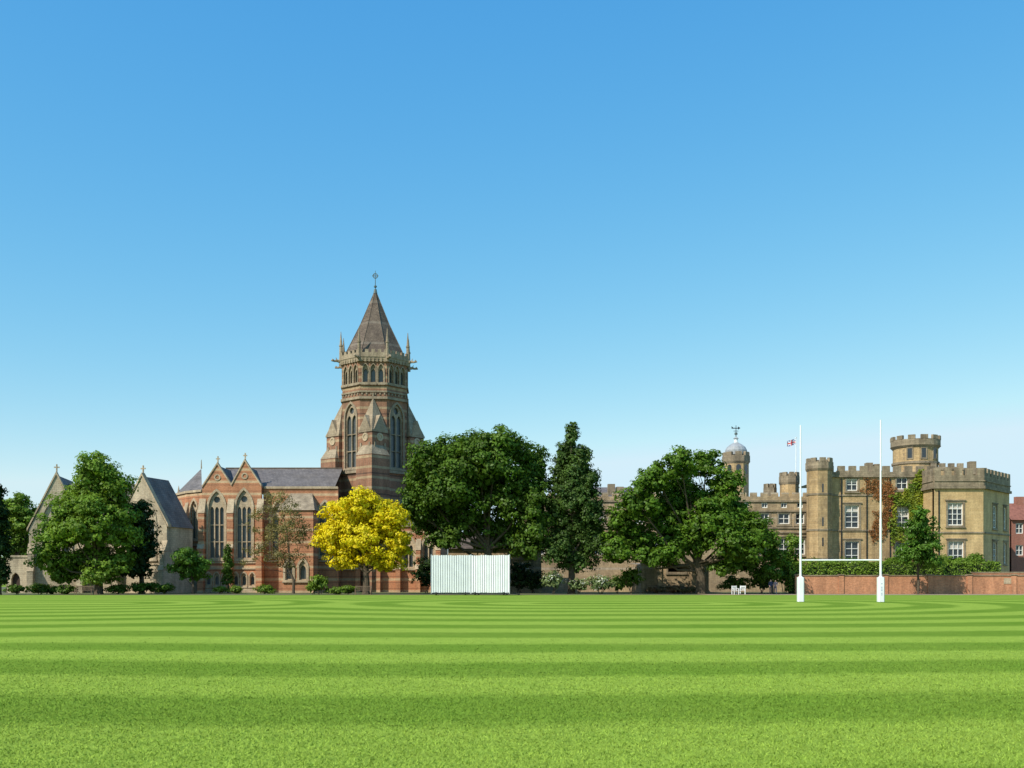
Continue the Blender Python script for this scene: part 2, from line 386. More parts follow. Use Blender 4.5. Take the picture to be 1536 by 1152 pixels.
fi.frustum(cx,cy,za+.55,.2,za+.75,.2,8)
Mf,_=wallM(cx,cy,cx+1,cy)
zc=zt_(414); fi.slab(Mf,circ(0,zc,.36,16),[circ(0,zc,.26,16)],-.05,.05)
fi.box(Mf,(-.42,zc-.05,-.03),(.42,zc+.05,.03))
for k in (0,2,4,6):
    th=rot0+math.pi/4*k; n=Vector((math.cos(th),math.sin(th),0))
    def blk(rc,side,z0,z1,nm,mt):
        c=tc_+n*(rc-side/math.sqrt(2)); 
        part(ch,nm,mt).frustum(c.x,c.y,z0,side/math.sqrt(2),z1,side/math.sqrt(2),4,th); return c
    c=blk(6.6,2.6,-.1,zt_(657),'tower_buttresses',M_tbrick)
    part(ch,'tower_string_courses',M_tstone).frustum(c.x,c.y,zt_(657)+.004,1.98,zt_(657)+.25,1.98,4,th)
    a=tc_+n*4.4
    pr=1.95; P=[(c.x+pr*math.cos(th+i*math.pi/2),c.y+pr*math.sin(th+i*math.pi/2),zt_(657)+.25) for i in range(4)]+[(a.x,a.y,zt_(604))]
    part(ch,'broach_caps',M_tstone).poly(P,[(0,1,4),(1,2,4),(2,3,4),(3,0,4)])
    part(ch,'broach_caps',M_tstone).frustum(a.x,a.y,zt_(610),.16,zt_(598),.12,6)
    c=blk(7.4,3.1,-.1,zt_(690),'tower_buttresses',M_tbrick)
    pr=3.1/math.sqrt(2)+.05; a=tc_+n*4.9; zq=zt_(690)+.004
    P=[(c.x+pr*math.cos(th+i*math.pi/2),c.y+pr*math.sin(th+i*math.pi/2),zq) for i in range(4)]+[(a.x,a.y,zt_(648))]
    part(ch,'broach_caps',M_tstone).poly(P,[(0,1,4),(1,2,4),(2,3,4),(3,0,4),(3,2,1,0)])
    for sgn in (-1,1):
        t2=th+sgn*math.pi/4; nn=Vector((math.cos(t2),math.sin(t2),0)); uu=Vector((-nn.y,nn.x,0))
        c0=tc_+n*(6.6-2.6/math.sqrt(2)); o=c0+nn*1.302
        Mr=Matrix(((uu.x,0,nn.x,o.x),(uu.y,0,nn.y,o.y),(0,1,0,0),(0,0,0,1)))
        part(ch,'roundels',M_stone).slab(Mr,circ(0,zt_(664),.55,18),[circ(0,zt_(664),.32,18)],.002,.1)
        part(ch,'roundel_panels',M_stone).slab(Mr,circ(0,zt_(664),.3,18),[],.001,.03)
        part(ch,'niche_gables',M_tstone).slab(Mr,[(-1.1,zt_(657)+.26),(1.1,zt_(657)+.26),(0,zt_(632))],[],-1.2,.12)
        for q in (-.85,.85): part(ch,'niche_gables',M_tstone).box(Mr,(q-.12,zt_(688),.004),(q+.12,zt_(672),.12))
Yq=134; Me,Le=wallM(X(505,Yq),Yq,X(660,Yq),Yq)
hs=[gwin(ch,Me,1.6+i*2.6,3.2,.7,6.0,7.2,2) for i in range(5)]
part(ch,'choir_wall',M_brick).slab(Me,rect(0,-.1,Le,Z(790,Yq)),hs,-.5,0)
st.box(Me,(0,Z(790,Yq)+.003,-.5),(Le,Z(790,Yq)+.3,.2))
for i in range(6): buttress(ch,Me,.3+i*2.6,.6,.9,5.5,7.0,M_brick,M_stone)
Mx,Lx=wallM(X(660,Yq),Yq,X(660,Yq),150); part(ch,'choir_wall',M_brick).slab(Mx,rect(.003,-.1,Lx,Z(790,Yq)),[],-.4,0)
part(ch,'choir_roof',M_slate).poly([(X(505,Yq),Yq-.1,Z(789,Yq)),(X(660,Yq),Yq-.1,Z(789,Yq)),(X(650,Yq),142,Z(712,142)),(X(505,Yq),142,Z(712,142)),(X(660,Yq),150,Z(789,Yq)),(X(505,Yq),150,Z(789,Yq))],[(0,1,2,3),(3,2,4,5),(1,4,2)])

# ------------------------------------------------------------------ MEMORIAL CHAPEL (left)
mc=empty('stone_memorial_chapel',(X(150,124),128,0))
def gable_block(par,pl,pa,pr,ya,top,eave,Yc,depth,wn,turn=0.0):
    xl,xr=X(pl,Yc),X(pr,Yc); dy=turn
    Mg,Lg=wallM(xl,Yc+dy,xr,Yc-dy)
    zt=Z(top,Yc); ze=Z(eave,Yc)
    h=[gwin(par,Mg,Lg/2,Z(838,Yc),Lg*.26,Z(785,Yc),Z(748,Yc),3,stone=M_pale,sur=.3)] if wn else []
    w=part(par,'gable_wall',M_pale)
    w.slab(Mg,[(0,-.1),(Lg,-.1),(Lg,ze),(Lg/2,zt),(0,ze)],h,-.5,0)
    cp=part(par,'gable_coping',M_stone)
    cp.slab(Mg,[(-.25,ze-.2),(Lg/2,zt+.03),(Lg/2,zt+.4),(-.25,ze+.15)],[],-.55,.12)
    cp.slab(Mg,[(Lg+.25,ze-.2),(Lg/2,zt+.03),(Lg/2,zt+.4),(Lg+.25,ze+.15)],[],-.55,.12)
    cp.box(Mg,(Lg/2-.07,zt+.4,-.3),(Lg/2+.07,zt+1.3,-.16)); cp.box(Mg,(Lg/2-.32,zt+.85,-.28),(Lg/2+.32,zt+1.0,-.18))
    cp.box(Mg,(0,0,.003),(Lg,.6,.15)); cp.box(Mg,(0,Z(845,Yc)-.2,.003),(Lg,Z(845,Yc),.12))
    for uu in (.3,Lg-.3): buttress(par,Mg,uu,.7,.9,ze*.62,ze*.78,M_pale,M_stone)
    R=part(par,'side_walls',M_pale)
    for (a,s) in ((0.003,1),(Lg-.003,-1)):
        p0=Mg@Vector((a,0,-.1)); p1=Mg@Vector((a,0,-depth))
        if s==1: Mw,Lw=wallM(p1.x,p1.y,p0.x,p0.y)
        else: Mw,Lw=wallM(p0.x,p0.y,p1.x,p1.y)
        R.slab(Mw,rect(0,-.1,Lw,ze-.02),[],-.4,0)
    P=[Mg@Vector(q) for q in ((-.2,ze-.12,-.1),(Lg/2,zt-.03,-.1),(Lg+.2,ze-.12,-.1),(-.2,ze-.12,-depth),(Lg/2,zt-.03,-depth),(Lg+.2,ze-.12,-depth))]
    part(par,'roof',M_slate).poly(P,[(0,1,4,3),(1,2,5,4)])
    return Mg
gable_block(mc,172,213,254,0,714,789,124,5.5,True,.9)
gable_block(mc,47,84,122,0,712,795,126,9,True,-.6)
Mw,Lw=wallM(X(120,127),127.2,X(175,127),127.2)
part(mc,'side_walls',M_pale).slab(Mw,rect(0,-.1,Lw,Z(790,127)),[gwin(mc,Mw,Lw/2,4,.8,7,8,2,stone=M_pale)],-.4,0)
part(mc,'roof',M_slate).poly([(X(84,127),127,Z(792,127)),(X(205,127),127,Z(792,127)),(X(200,127),130.5,Z(722,127)),(X(84,127),130.5,Z(722,127)),(X(200,127),134,Z(792,127)),(X(84,127),134,Z(792,127))],[(0,1,2,3),(3,2,4,5)])
Mw,Lw=wallM(X(9,126),126,X(49,126),126)
aw=[arch(Lw*.36,-.08,.55,1.6,2.5)]
part(mc,'cloister_wall',M_pale).slab(Mw,rect(0,-.1,Lw,Z(836,126)),aw,-.5,0)
part(mc,'cloister_door',M_door).box(Mw,(Lw*.36-.6,0,-.45),(Lw*.36+.6,2.6,-.4))
part(mc,'cloister_wall',M_pale).box(Mw,(-.1,Z(836,126)+.003,-.6),(Lw,Z(836,126)+.25,.12))
Mw,Lw=wallM(X(257,130),130,X(300,130),130)
part(mc,'link_wall',M_pale).slab(Mw,rect(0,-.1,Lw,4.2),[arch(Lw*.5,-.08,.7,1.8,2.7)],-.4,0)
part(mc,'cloister_door',M_door).box(Mw,(Lw*.5-.75,0,-.36),(Lw*.5+.75,2.8,-.32))
part(mc,'roof',M_slate).poly([(X(255,130),129.8,4.2),(X(302,130),129.8,4.2),(X(302,130),134,6.3),(X(255,130),134,6.3)],[(0,1,2,3)])

# ------------------------------------------------------------------ CASTLE-LIKE SCHOOL HOUSE
cs=empty('castellated_school_house',(X(1350,138),138,0))
Yc=135; z=lambda py:Z(py,Yc); k=Yc/F
Mc,Lc=wallM(X(1240,Yc),Yc,X(1402,Yc),Yc); u=lambda px:(px-1240)*k
hs=[]
for (px,py,w,h,nx,ny) in ((1278,727,17,18,2,2),(1353,725,17,18,2,2),(1278,775,21,34,2,4),(1353,775,21,34,2,4),(1278,828,21,32,2,3),(1353,828,21,32,2,3)):
    hs.append(rwin(cs,Mc,u(px),z(py+h/2),w*k,h*k,nx,ny,trim=M_castle_trim,blind=random.choice([None,.35,.5])))
part(cs,'front_wall',M_castle).slab(Mc,rect(0,-.1,Lc,z(716)),hs,-.5,0)
tr=part(cs,'cornices',M_castle_trim)
tr.box(Mc,(0,z(716)+.003,-.4),(Lc,z(716)+.3,.25)); tr.box(Mc,(0,z(744),.004),(Lc,z(744)+.2,.12)); tr.box(Mc,(0,z(797),.004),(Lc,z(797)+.22,.12))
pp=part(cs,'parapet',M_castle_trim)
pp.slab(Mc,cren(Lc,z(716)+.303,z(708),z(699),.95,.6),[],-.35,.12)
def turret(par,px,pw,Yt,top,base=-.1,n=8,mat=None,mer=8,rotd=22.5):
    x=X(px,Yt); r=pw/2*Yt/F; zt=Z(top,Yt); mat=mat or M_castle
    p=part(par,'turret_wall',mat); p.frustum(x,Yt,base,r,zt-1.7,r,n,math.radians(rotd))
    t=part(par,'turret_parapet',M_castle_trim)
    t.frustum(x,Yt,zt-1.7,r*1.02,zt-1.4,r*1.12,n,math.radians(rotd)); t.frustum(x,Yt,zt-1.4,r*1.10,zt-.55,r*1.10,n,math.radians(rotd))
    ring_merlons(t,x,Yt,r*1.10*(math.cos(math.pi/n) if n==8 else 1)+.01,zt-.56,zt,mer,2*math.pi*r/mer*.6,.35,math.radians(rotd+ (0 if n!=8 else 22.5)))
    return x,r,zt
x,r,zt=turret(cs,1229,37,134.6,688,mer=8)
for v in (z(744),z(797),z(840)): part(cs,'cornices',M_castle_trim).frustum(x,134.6,v,r*1.05,v+.25,r*1.05,8,math.radians(22.5))
for py in (740,790,820):
    Mt,_=wallM(x-1,134.6-r*math.cos(math.pi/8)-.01,x+1,134.6-r*math.cos(math.pi/8)-.01); part(cs,'arrow_slits',M_glass).box(Mt,(1-.09,z(py),.0),(1+.09,z(py)+1.1,.02))
x,r,zt=turret(cs,1373,64,143,656,base=10,n=28,mer=12,rotd=0)
for a in (-125,-90,-55):
    an=math.radians(a); n=Vector((math.cos(an),math.sin(an),0)); uu=Vector((-n.y,n.x,0)); o=Vector((x,143,0))+n*(r+.0)
    Mt=Matrix(((uu.x,0,n.x,o.x),(uu.y,0,n.y,o.y),(0,1,0,0),(0,0,0,1)))
    part(cs,'arrow_slits',M_glass).box(Mt,(-.28,Z(690,143),-.1),(.28,Z(676,143),.02))
    part(cs,'window_surrounds',M_castle_trim).slab(Mt,rect(-.45,Z(692,143),.45,Z(673,143)),[rect(-.29,Z(690,143)-.01,.29,Z(676,143)+.01)],-.1,.06)
part(cs,'cornices',M_castle_trim).frustum(x,143,Z(698,143),r*1.06,Z(698,143)+.3,r*1.06,28)
for (a,b,yy,tp) in ((1396,1445,140,695),(1255,1330,142,706),(1400,1480,141,702)):
    Mb,Lb=wallM(X(a,yy),yy,X(b,yy),yy); part(cs,'rear_wall',M_castle).slab(Mb,rect(0,8,Lb,Z(tp,yy)-.9),[],-3,0)
    pp.slab(Mb,cren(Lb,Z(tp,yy)-.897,Z(tp,yy)-.5,Z(tp,yy),.8,.5),[],-.35,.1)
Yr=131; kr=Yr/F; Mr,Lr=wallM(X(1401,Yr),Yr,X(1475,Yr),Yr); zr_=lambda py:Z(py,Yr); ur=lambda px:(px-1401)*kr
hs=[rwin(cs,Mr,ur(1433),zr_(788),23*kr,34*kr,3,4,trim=M_castle_trim,blind=.3),rwin(cs,Mr,ur(1434),zr_(844),23*kr,32*kr,3,3,trim=M_castle_trim,blind=.4)]
part(cs,'wing_wall',M_castle2).slab(Mr,rect(0,-.1,Lr,zr_(733)),hs,-.5,0)
bx,by=X(1514,139),139.0
M3,L3=wallM(X(1475,Yr),Yr,bx,by)
hs=[rwin(cs,M3,L3*.42,zr_(790),1.5,2.9,2,3,trim=M_castle_trim),rwin(cs,M3,L3*.42,zr_(844),1.5,2.7,2,3,trim=M_castle_trim),rwin(cs,M3,L3*.82,zr_(790),1.2,2.9,2,3,trim=M_castle_trim),rwin(cs,M3,L3*.82,zr_(844),1.2,2.7,2,3,trim=M_castle_trim)]
part(cs,'wing_wall',M_castle2).slab(M3,rect(.003,-.1,L3,zr_(733)),hs,-.5,0)
M4,L4=wallM(X(1401,Yr),Yc+.2,X(1401,Yr),Yr); part(cs,'wing_wall',M_castle2).slab(M4,rect(0,-.1,L4-.003,zr_(733)),[],-.5,0)
M5,L5=wallM(bx,by,bx-3,by+9); part(cs,'wing_wall',M_castle2).slab(M5,rect(0,-.1,L5-.003,zr_(733)),[],-.5,0)
for (m,l) in ((Mr,Lr),(M3,L3),(M4,L4)):
    tr.box(m,(-.1,zr_(733)+.003,-.4),(l+.1,zr_(733)+.35,.3)); tr.box(m,(0,zr_(800),.004),(l,zr_(800)+.2,.12)); tr.box(m,(0,zr_(722),.124),(l,zr_(722)+.15,.22))
    pp.slab(m,cren(l,zr_(733)+.353,zr_(713),zr_(702),.85,.55),[],-.35,.12)
part(cs,'roof_deck',M_lead).poly([(X(1240,Yc),Yc,z(717)),(X(1402,Yc),Yc,z(717)),(X(1402,Yc),150,z(717)),(X(1240,Yc),150,z(717))],[(0,1,2,3)])
part(cs,'roof_deck',M_lead).poly([(X(1402,Yr),Yr+.2,zr_(734)),(X(1474,Yr),Yr+.2,zr_(734)),(bx-.2,by,zr_(734)),(bx-3,by+9,zr_(734)),(X(1402,Yr),150,zr_(734))],[(0,1,2,3,4)])
dp=part(cs,'downpipes',M_iron)
for px in (1262,1300,1335): 
    dp.box(Mc,(u(px)-.06,0,.01),(u(px)+.06,z(718),.13))
dp.box(Mr,(ur(1408)-.06,0,.01),(ur(1408)+.06,zr_(736),.13))
ch_=part(cs,'chimneys',M_castle_trim)
for px,tp in ((1300,700),(1312,702),(1455,698)): ch_.box(wallM(X(px,144),144,X(px,144)+1,144)[0],(0,12,-1),(.9,Z(tp-6,144),0))

# lower range between oak and castle + cupola
rg=empty('school_range_building',(X(1040,140),140,0))
Yg=138; Mg,Lg=wallM(X(775,Yg),Yg,X(1215,Yg),Yg); z=lambda py:Z(py,Yg); kg=Yg/F; u=lambda px:(px-775)*kg
hs=[]
for px in (1147,1176,1200,1118,1085,930,900,870,960,990,845,810):
    hs.append(rwin(rg,Mg,u(px),z(786),(13 if px!=1176 else 17)*kg,16*kg,2,2,trim=M_castle_trim,blind=random.choice([None,.4])))
    if px not in (1085,): hs.append(rwin(rg,Mg,u(px),z(832),15*kg,24*kg,2,3,trim=M_castle_trim,blind=random.choice([None,.4])))
    hs.append(rwin(rg,Mg,u(px),z(762),9*kg,8*kg,2,1,trim=None))
part(rg,'range_wall',M_range).slab(Mg,rect(0,-.1,Lg,z(752)),hs,-.5,0)
t=part(rg,'cornices',M_castle_trim)
for py in (753,768,793,800): t.box(Mg,(0,z(py),.004),(Lg,z(py)+.22,.18))
part(rg,'parapet',M_range).slab(Mg,cren(Lg,z(752)+.003,z(745),z(739),.9,.55),[],-.35,.1)
part(rg,'roof_deck',M_lead).poly([(X(775,Yg),Yg,z(752)),(X(1215,Yg),Yg,z(752)),(X(1215,Yg),152,z(752)),(X(775,Yg),152,z(752))],[(0,1,2,3)])
turret(rg,1184,28,141,709,base=8,n=8,mer=8); turret(rg,1155,18,142,726,base=8,n=8,mer=8)
part(rg,'slate_roof',M_slate).poly([(X(880,142),142,Z(750,142)),(X(960,142),142,Z(750,142)),(X(950,146),147,Z(730,146)),(X(890,146),147,Z(730,146)),(X(960,142),152,Z(750,142)),(X(880,142),152,Z(750,142))],[(0,1,2,3),(3,2,4,5),(1,4,2),(0,3,5)])
for px,tp in ((912,726),(925,730),(968,709),(978,716)): part(rg,'chimneys',M_castle_trim).box(wallM(X(px,144),144,X(px,144)+1,144)[0],(0,9,-1),(1.0,Z(tp,144),0)); 
Yk=150; x,r,zt=turret(rg,1104,38,Yk,679,base=9,n=8,mer=8)
cpz=lambda py:Z(py,Yk)
ld=part(rg,'cupola_dome',M_lead); prof=[(cpz(683),1.55),(cpz(676),1.6),(cpz(671),1.35),(cpz(667),.85),(cpz(664),.35)]
for a,b in zip(prof[:-1],prof[1:]): ld.frustum(x,Yk,a[0],a[1],b[0],b[1],16)
lw=part(rg,'cupola_lantern',M_white); lw.frustum(x,Yk,cpz(664),.32,cpz(658),.26,8); ld.frustum(x,Yk,cpz(658),.42,cpz(655),.08,10)
vn=part(rg,'weathervane',M_iron); vn.frustum(x,Yk,cpz(655),.06,cpz(638),.04,6)
part(rg,'vane_ball',M_bronze).frustum(x,Yk,cpz(652),.22,cpz(649),.22,8)
Mv,_=wallM(x,Yk,x+1,Yk); vn.slab(Mv,[(-.65,cpz(643)),(.3,cpz(643)),(.3,cpz(643)-.15),(.65,cpz(643)+.08),(.3,cpz(643)+.3),(.3,cpz(643)+.12),(-.4,cpz(643)+.12),(-.65,cpz(643)+.35)],[],-.03,.03)
vn.box(Mv,(-.35,cpz(647),-.03),(.35,cpz(647)+.07,.03))
for q in range(8):
    a=math.radians(q*45-90); n=Vector((math.cos(a),math.sin(a),0)); uu=Vector((-n.y,n.x,0)); o=Vector((x,Yk,0))+n*(r*math.cos(math.pi/8)+.0)
    Mt=Matrix(((uu.x,0,n.x,o.x),(uu.y,0,n.y,o.y),(0,1,0,0),(0,0,0,1)))
    part(rg,'cupola_openings',M_glass).slab(Mt,arch(0,cpz(712),.35,cpz(702),cpz(698)),[],-.1,.02)
# flagpole
fp=empty('flagpole',(X(1194,143),143,0))
part(fp,'pole',M_white).frustum(X(1194,143),143,z(752),.09,Z(657,143),.05,8)
part(fp,'truck',M_white).frustum(X(1194,143),143,Z(657,143),.12,Z(656,143),.12,8)
fb=part(fp,'flag_blue',plain('flag_blue',(.02,.04,.25),.8)); fr_=part(fp,'flag_red',plain('flag_red',(.5,.02,.03),.8)); fw=part(fp,'flag_white',plain('flag_white',(.7,.7,.7),.8))
xs=X(1194,143)-.08; nx,ny=16,10; Wd,Hd=1.15,.8
def fpnt(i,j):
    a=i/nx; return (xs-Wd*a,143+.12*math.sin(a*9),Z(659,143)-Hd*j/ny-.28*a*a+.04*math.sin(a*8))
for i in range(nx):
    for j in range(ny):
        a=(i+.5)/nx-.5; b=(j+.5)/ny-.5
        if abs(a)<.07 or abs(b)<.1: p=fr_
        elif abs(a)<.12 or abs(b)<.18: p=fw
        elif abs(abs(a)-abs(b))<.08: p=fw
        else: p=fb
        p.poly([fpnt(i,j),fpnt(i+1,j),fpnt(i+1,j+1),fpnt(i,j+1)],[(0,1,2,3)])

# low stone lodge in front of the oak
lo=empty('stone_lodge',(X(1010,124),126,0)); Yl=124; kl=Yl/F
Ml,Ll=wallM(X(962,Yl),Yl,X(1062,Yl),Yl); hs=[rwin(lo,Ml,(1015-962)*kl,Z(858,Yl),26*kl,13*kl,3,1,trim=M_castle_trim,hood=False)]
part(lo,'lodge_wall',M_range).slab(Ml,rect(0,-.1,Ll,Z(846,Yl)),hs,-.4,0)
part(lo,'lodge_coping',M_castle_trim).box(Ml,(-.1,Z(846,Yl)+.003,-.5),(Ll+.1,Z(846,Yl)+.25,.12))
part(lo,'lodge_coping',M_castle_trim).box(Ml,(0,0,.003),(Ll,.5,.1))
for a in (.2,Ll*.27,Ll*.78,Ll-.2): part(lo,'lodge_piers',M_range).box(Ml,(a-.25,0,.004),(a+.25,Z(846,Yl)-.01,.22))
for a,b in (((X(962,Yl),137),(X(962,Yl),Yl)),((X(1062,Yl),Yl),(X(1062,Yl),137))):
    m,l=wallM(a[0],a[1],b[0],b[1]); part(lo,'lodge_wall',M_range).slab(m,rect(.003,-.1,l-.003,Z(846,Yl)),[],-.4,0)
part(lo,'lodge_roof',M_lead).poly([(X(962,Yl),Yl,3.5),(X(1062,Yl),Yl,3.5),(X(1062,Yl),137,3.8),(X(962,Yl),137,3.8)],[(0,1,2,3)])
# stone pavilion behind screen
pv=empty('stone_pavilion',(X(730,130),130,0)); Yp=129; Mp,Lp=wallM(X(672,Yp),Yp,X(812,Yp),Yp)
hs=[rwin(pv,Mp,2+i*2.6,1.5,1.3,2.4,2,3,trim=M_castle_trim) for i in range(4)]
part(pv,'pavilion_wall',M_range).slab(Mp,rect(0,-.1,Lp,Z(822,Yp)),hs,-.4,0)
part(pv,'pavilion_roof',M_tile).poly([(X(668,Yp),Yp-.4,Z(823,Yp)),(X(816,Yp),Yp-.4,Z(823,Yp)),(X(806,Yp),Yp+5,Z(800,Yp)),(X(678,Yp),Yp+5,Z(800,Yp))],[(0,1,2,3)])
for a,b in (((X(672,Yp),136),(X(672,Yp),Yp)),((X(812,Yp),Yp),(X(812,Yp),136))):
    m,l=wallM(a[0],a[1],b[0],b[1]); part(pv,'pavilion_wall',M_range).slab(m,rect(.003,-.1,l-.003,Z(822,Yp)),[],-.4,0)
# red house at far right
hh=empty('red_brick_house',(X(1540,150),150,0)); Yh=150; Mh,Lh=wallM(X(1517,Yh),Yh,X(1600,Yh),Yh)
hs=[rwin(hh,Mh,1.2+i*2.4,v,1.1,1.5,2,2,trim=None) for i in range(3) for v in (5.2,8.4)]
part(hh,'house_wall',M_house).slab(Mh,rect(0,-.1,Lh,Z(778,Yh)),hs,-.4,0)
M6,L6=wallM(X(1517,Yh),158,X(1517,Yh),150); part(hh,'house_wall',M_house).slab(M6,[(0,-.1),(L6-.003,-.1),(L6-.003,Z(778,Yh)),(L6/2,Z(752,Yh)),(0,Z(778,Yh))],[],-.4,0)
part(hh,'house_roof',plain('clay_tile_roof',(.25,.1,.07),.9,.3,2)).poly([(X(1515,Yh),149.6,Z(780,Yh)),(X(1602,Yh),149.6,Z(780,Yh)),(X(1602,Yh),154,Z(752,Yh)),(X(1515,Yh),154,Z(752,Yh)),(X(1602,Yh),158.4,Z(780,Yh)),(X(1515,Yh),158.4,Z(780,Yh))],[(0,1,2,3),(3,2,4,5)])
part(hh,'chimney',M_house).box(Mh,(2.5,12,-4.4),(3.7,Z(742,Yh),-3.6))

# ------------------------------------------------------------------ GARDEN WALL
gw=empty('brick_garden_wall',(X(1370,118),118,0)); Yw=118
Mw,Lw=wallM(X(1193,Yw),Yw,X(1640,Yw),Yw-2); top=Z(864,Yw)
w=part(gw,'wall_brick',M_gardenwall); w.slab(Mw,rect(0,-.1,Lw,top),[],-.35,0)
c=part(gw,'wall_coping',M_castle_trim); c.box(Mw,(-.1,top+.003,-.45),(Lw,top+.11,.08))
for uu in (0.25,5.2,10.2,15.2,19.6,24.5,29.5):
    w.box(Mw,(uu-.28,-.08,-.1),(uu+.28,top-.01,.12)); c.box(Mw,(uu-.34,top+.112,-.42),(uu+.34,top+.2,.16))
w.box(Mw,(19.9,top+.112,-.3),(Lw,top+.36,-.02)); c.box(Mw,(19.8,top+.362,-.4),(Lw,top+.46,.04))
part(gw,'stone_plaque',M_stone).box(Mw,(23.4,top-.9,.003),(24.7,top-.25,.05))

# ------------------------------------------------------------------ RUGBY POSTS
rp_=empty('rugby_goal_posts',((20.9+26.5)/2,74,0))
pts=[(X(1202,74),74.2),(X(1318,74),73.6)]
for (x,y) in pts:
    q=part(rp_,'uprights',M_white); q.frustum(x,y,0,.085,6,.08,14); q.frustum(x,y,6,.065,Z(631 if x>24 else 637,74),.05,14)
    pd=part(rp_,'post_padding',M_screen); a=.22
    Mp_,_=wallM(x-a,y-a,x+a,y-a)
    pd.slab(Matrix(((1,0,0,x),(0,1,0,y),(0,0,1,0),(0,0,0,1))),[(-a,-a+.06),(-a+.06,-a),(a-.06,-a),(a,-a+.06),(a,a-.06),(a-.06,a),(-a+.06,a),(-a,a-.06)],[],.03,1.8)
    if x>24:
        for zz in (.5,.62,.8,.92,1.05,1.3):
            part(rp_,'pad_lettering',M_bluemark).box(Mp_,(a-.05,zz,.002),(a+.05,zz+.06,.008))
    pd.frustum(x,y,1.80,.2,1.86,.1,10)
q=part(rp_,'crossbar',M_white); q.tube([(pts[0][0],pts[0][1],3.03),(pts[1][0],pts[1][1],3.03)],[.06,.06],12)
# ------------------------------------------------------------------ SIGHT SCREEN
ss=empty('cricket_sight_screen',(X(705,107),107,0)); Ys=107.2
for (a,b,ya,yb_) in ((647,705.2,Ys,Ys+.25),(706.8,764,Ys+.25,Ys-.45)):
    Mm,Lm=wallM(X(a,Ys),ya,X(b,Ys),yb_); n=17; s=Lm/n
    bd=part(ss,'vertical_boards',M_screen)
    for i in range(n):
        dz=random.uniform(-.03,.03); bd.box(Mm,(i*s+.03,.28+dz,-.015+random.uniform(-.012,.012)),((i+1)*s-.03,Z(833,Ys)+dz,.02+random.uniform(-.012,.012)))
    bk=part(ss,'backing_frame',M_screenback)
    bk.box(Mm,(0.02,.22,-.12),(Lm-.02,Z(834,Ys),-.07))
    for v in (.4,1.6,2.9,3.9): bk.box(Mm,(0.05,v,-.2),(Lm-.05,v+.12,-.122))
    bk.box(Mm,(-.05,.18,-.1),(.028,Z(832,Ys),.05)); bk.box(Mm,(Lm-.028,.18,-.1),(Lm+.05,Z(832,Ys),.05))
    fr=part(ss,'chassis',M_iron); fr.box(Mm,(0,.2,-.5),(Lm,.28,-.4)); fr.box(Mm,(0,.1,-.1),(Lm,.2,.0))
    for uu in (.5,Lm-.5):
        fr.box(Mm,(uu-.05,.15,-1.5),(uu+.05,.25,.6))
        P0=Mm@Vector((uu,.25,-1.4)); P1=Mm@Vector((uu,3.4,-.2)); fr.tube([P0,P1],[.04,.04],6)
        wh=part(ss,'wheels',M_tyre)
        for w_ in (.5,-1.4):
            Q0=Mm@Vector((uu-.06,.17,w_)); Q1=Mm@Vector((uu+.06,.17,w_)); wh.tube([Q0,Q1],[.17,.17],14)
x=X(778,Ys); part(ss,'chassis',M_iron).tube([(X(764,Ys),Ys-.2,.2),(x,Ys-.2,.12)],[.04,.04],6); part(ss,'wheels',M_tyre).tube([(x,Ys-.3,.14),(x,Ys-.15,.14)],[.14,.14],12)

# ------------------------------------------------------------------ benches, chairs
def bench(px,Y,w,mat,name,ang=0):
    e=empty(name,(X(px,Y),Y,0)); c,s=math.cos(ang),math.sin(ang)
    M=Matrix(((c,0,s,X(px,Y)),(s,0,-c,Y),(0,1,0,0),(0,0,0,1)))
    p=part(e,'seat_slats',mat); b=part(e,'backrest',mat); l=part(e,'legs_and_arms',mat)
    for i in range(4): p.box(M,(-w/2,.43,-.2+i*.12),(w/2,.46,-.1+i*.12))
    n=int(w/.14)
    for i in range(n): b.box(M,(-w/2+.08+i*(w-.16)/n,.5,-.26),(-w/2+.13+i*(w-.16)/n,.86,-.23))
    b.box(M,(-w/2,.863,-.28),(w/2,.95,-.22))
    for sx in (-1,1):
        l.box(M,(sx*(w/2-.04)-.035,0,.2),(sx*(w/2-.04)+.035,.64,.27)); l.box(M,(sx*(w/2-.04)-.035,0,-.3),(sx*(w/2-.04)+.035,.97,-.225)); l.box(M,(sx*(w/2-.04)-.04,.643,-.22),(sx*(w/2-.04)+.04,.68,.3))
    return e
bench(126,111,1.9,M_wood,'park_bench'); bench(545,111.5,1.8,M_wood,'park_bench')
bench(1103,113,.62,M_white,'garden_chair',.3); bench(1114,113.4,.62,M_white,'garden_chair',-.3)

for p in list(PARTS.values()):
    if p.v: p.flush()
PARTS.clear()

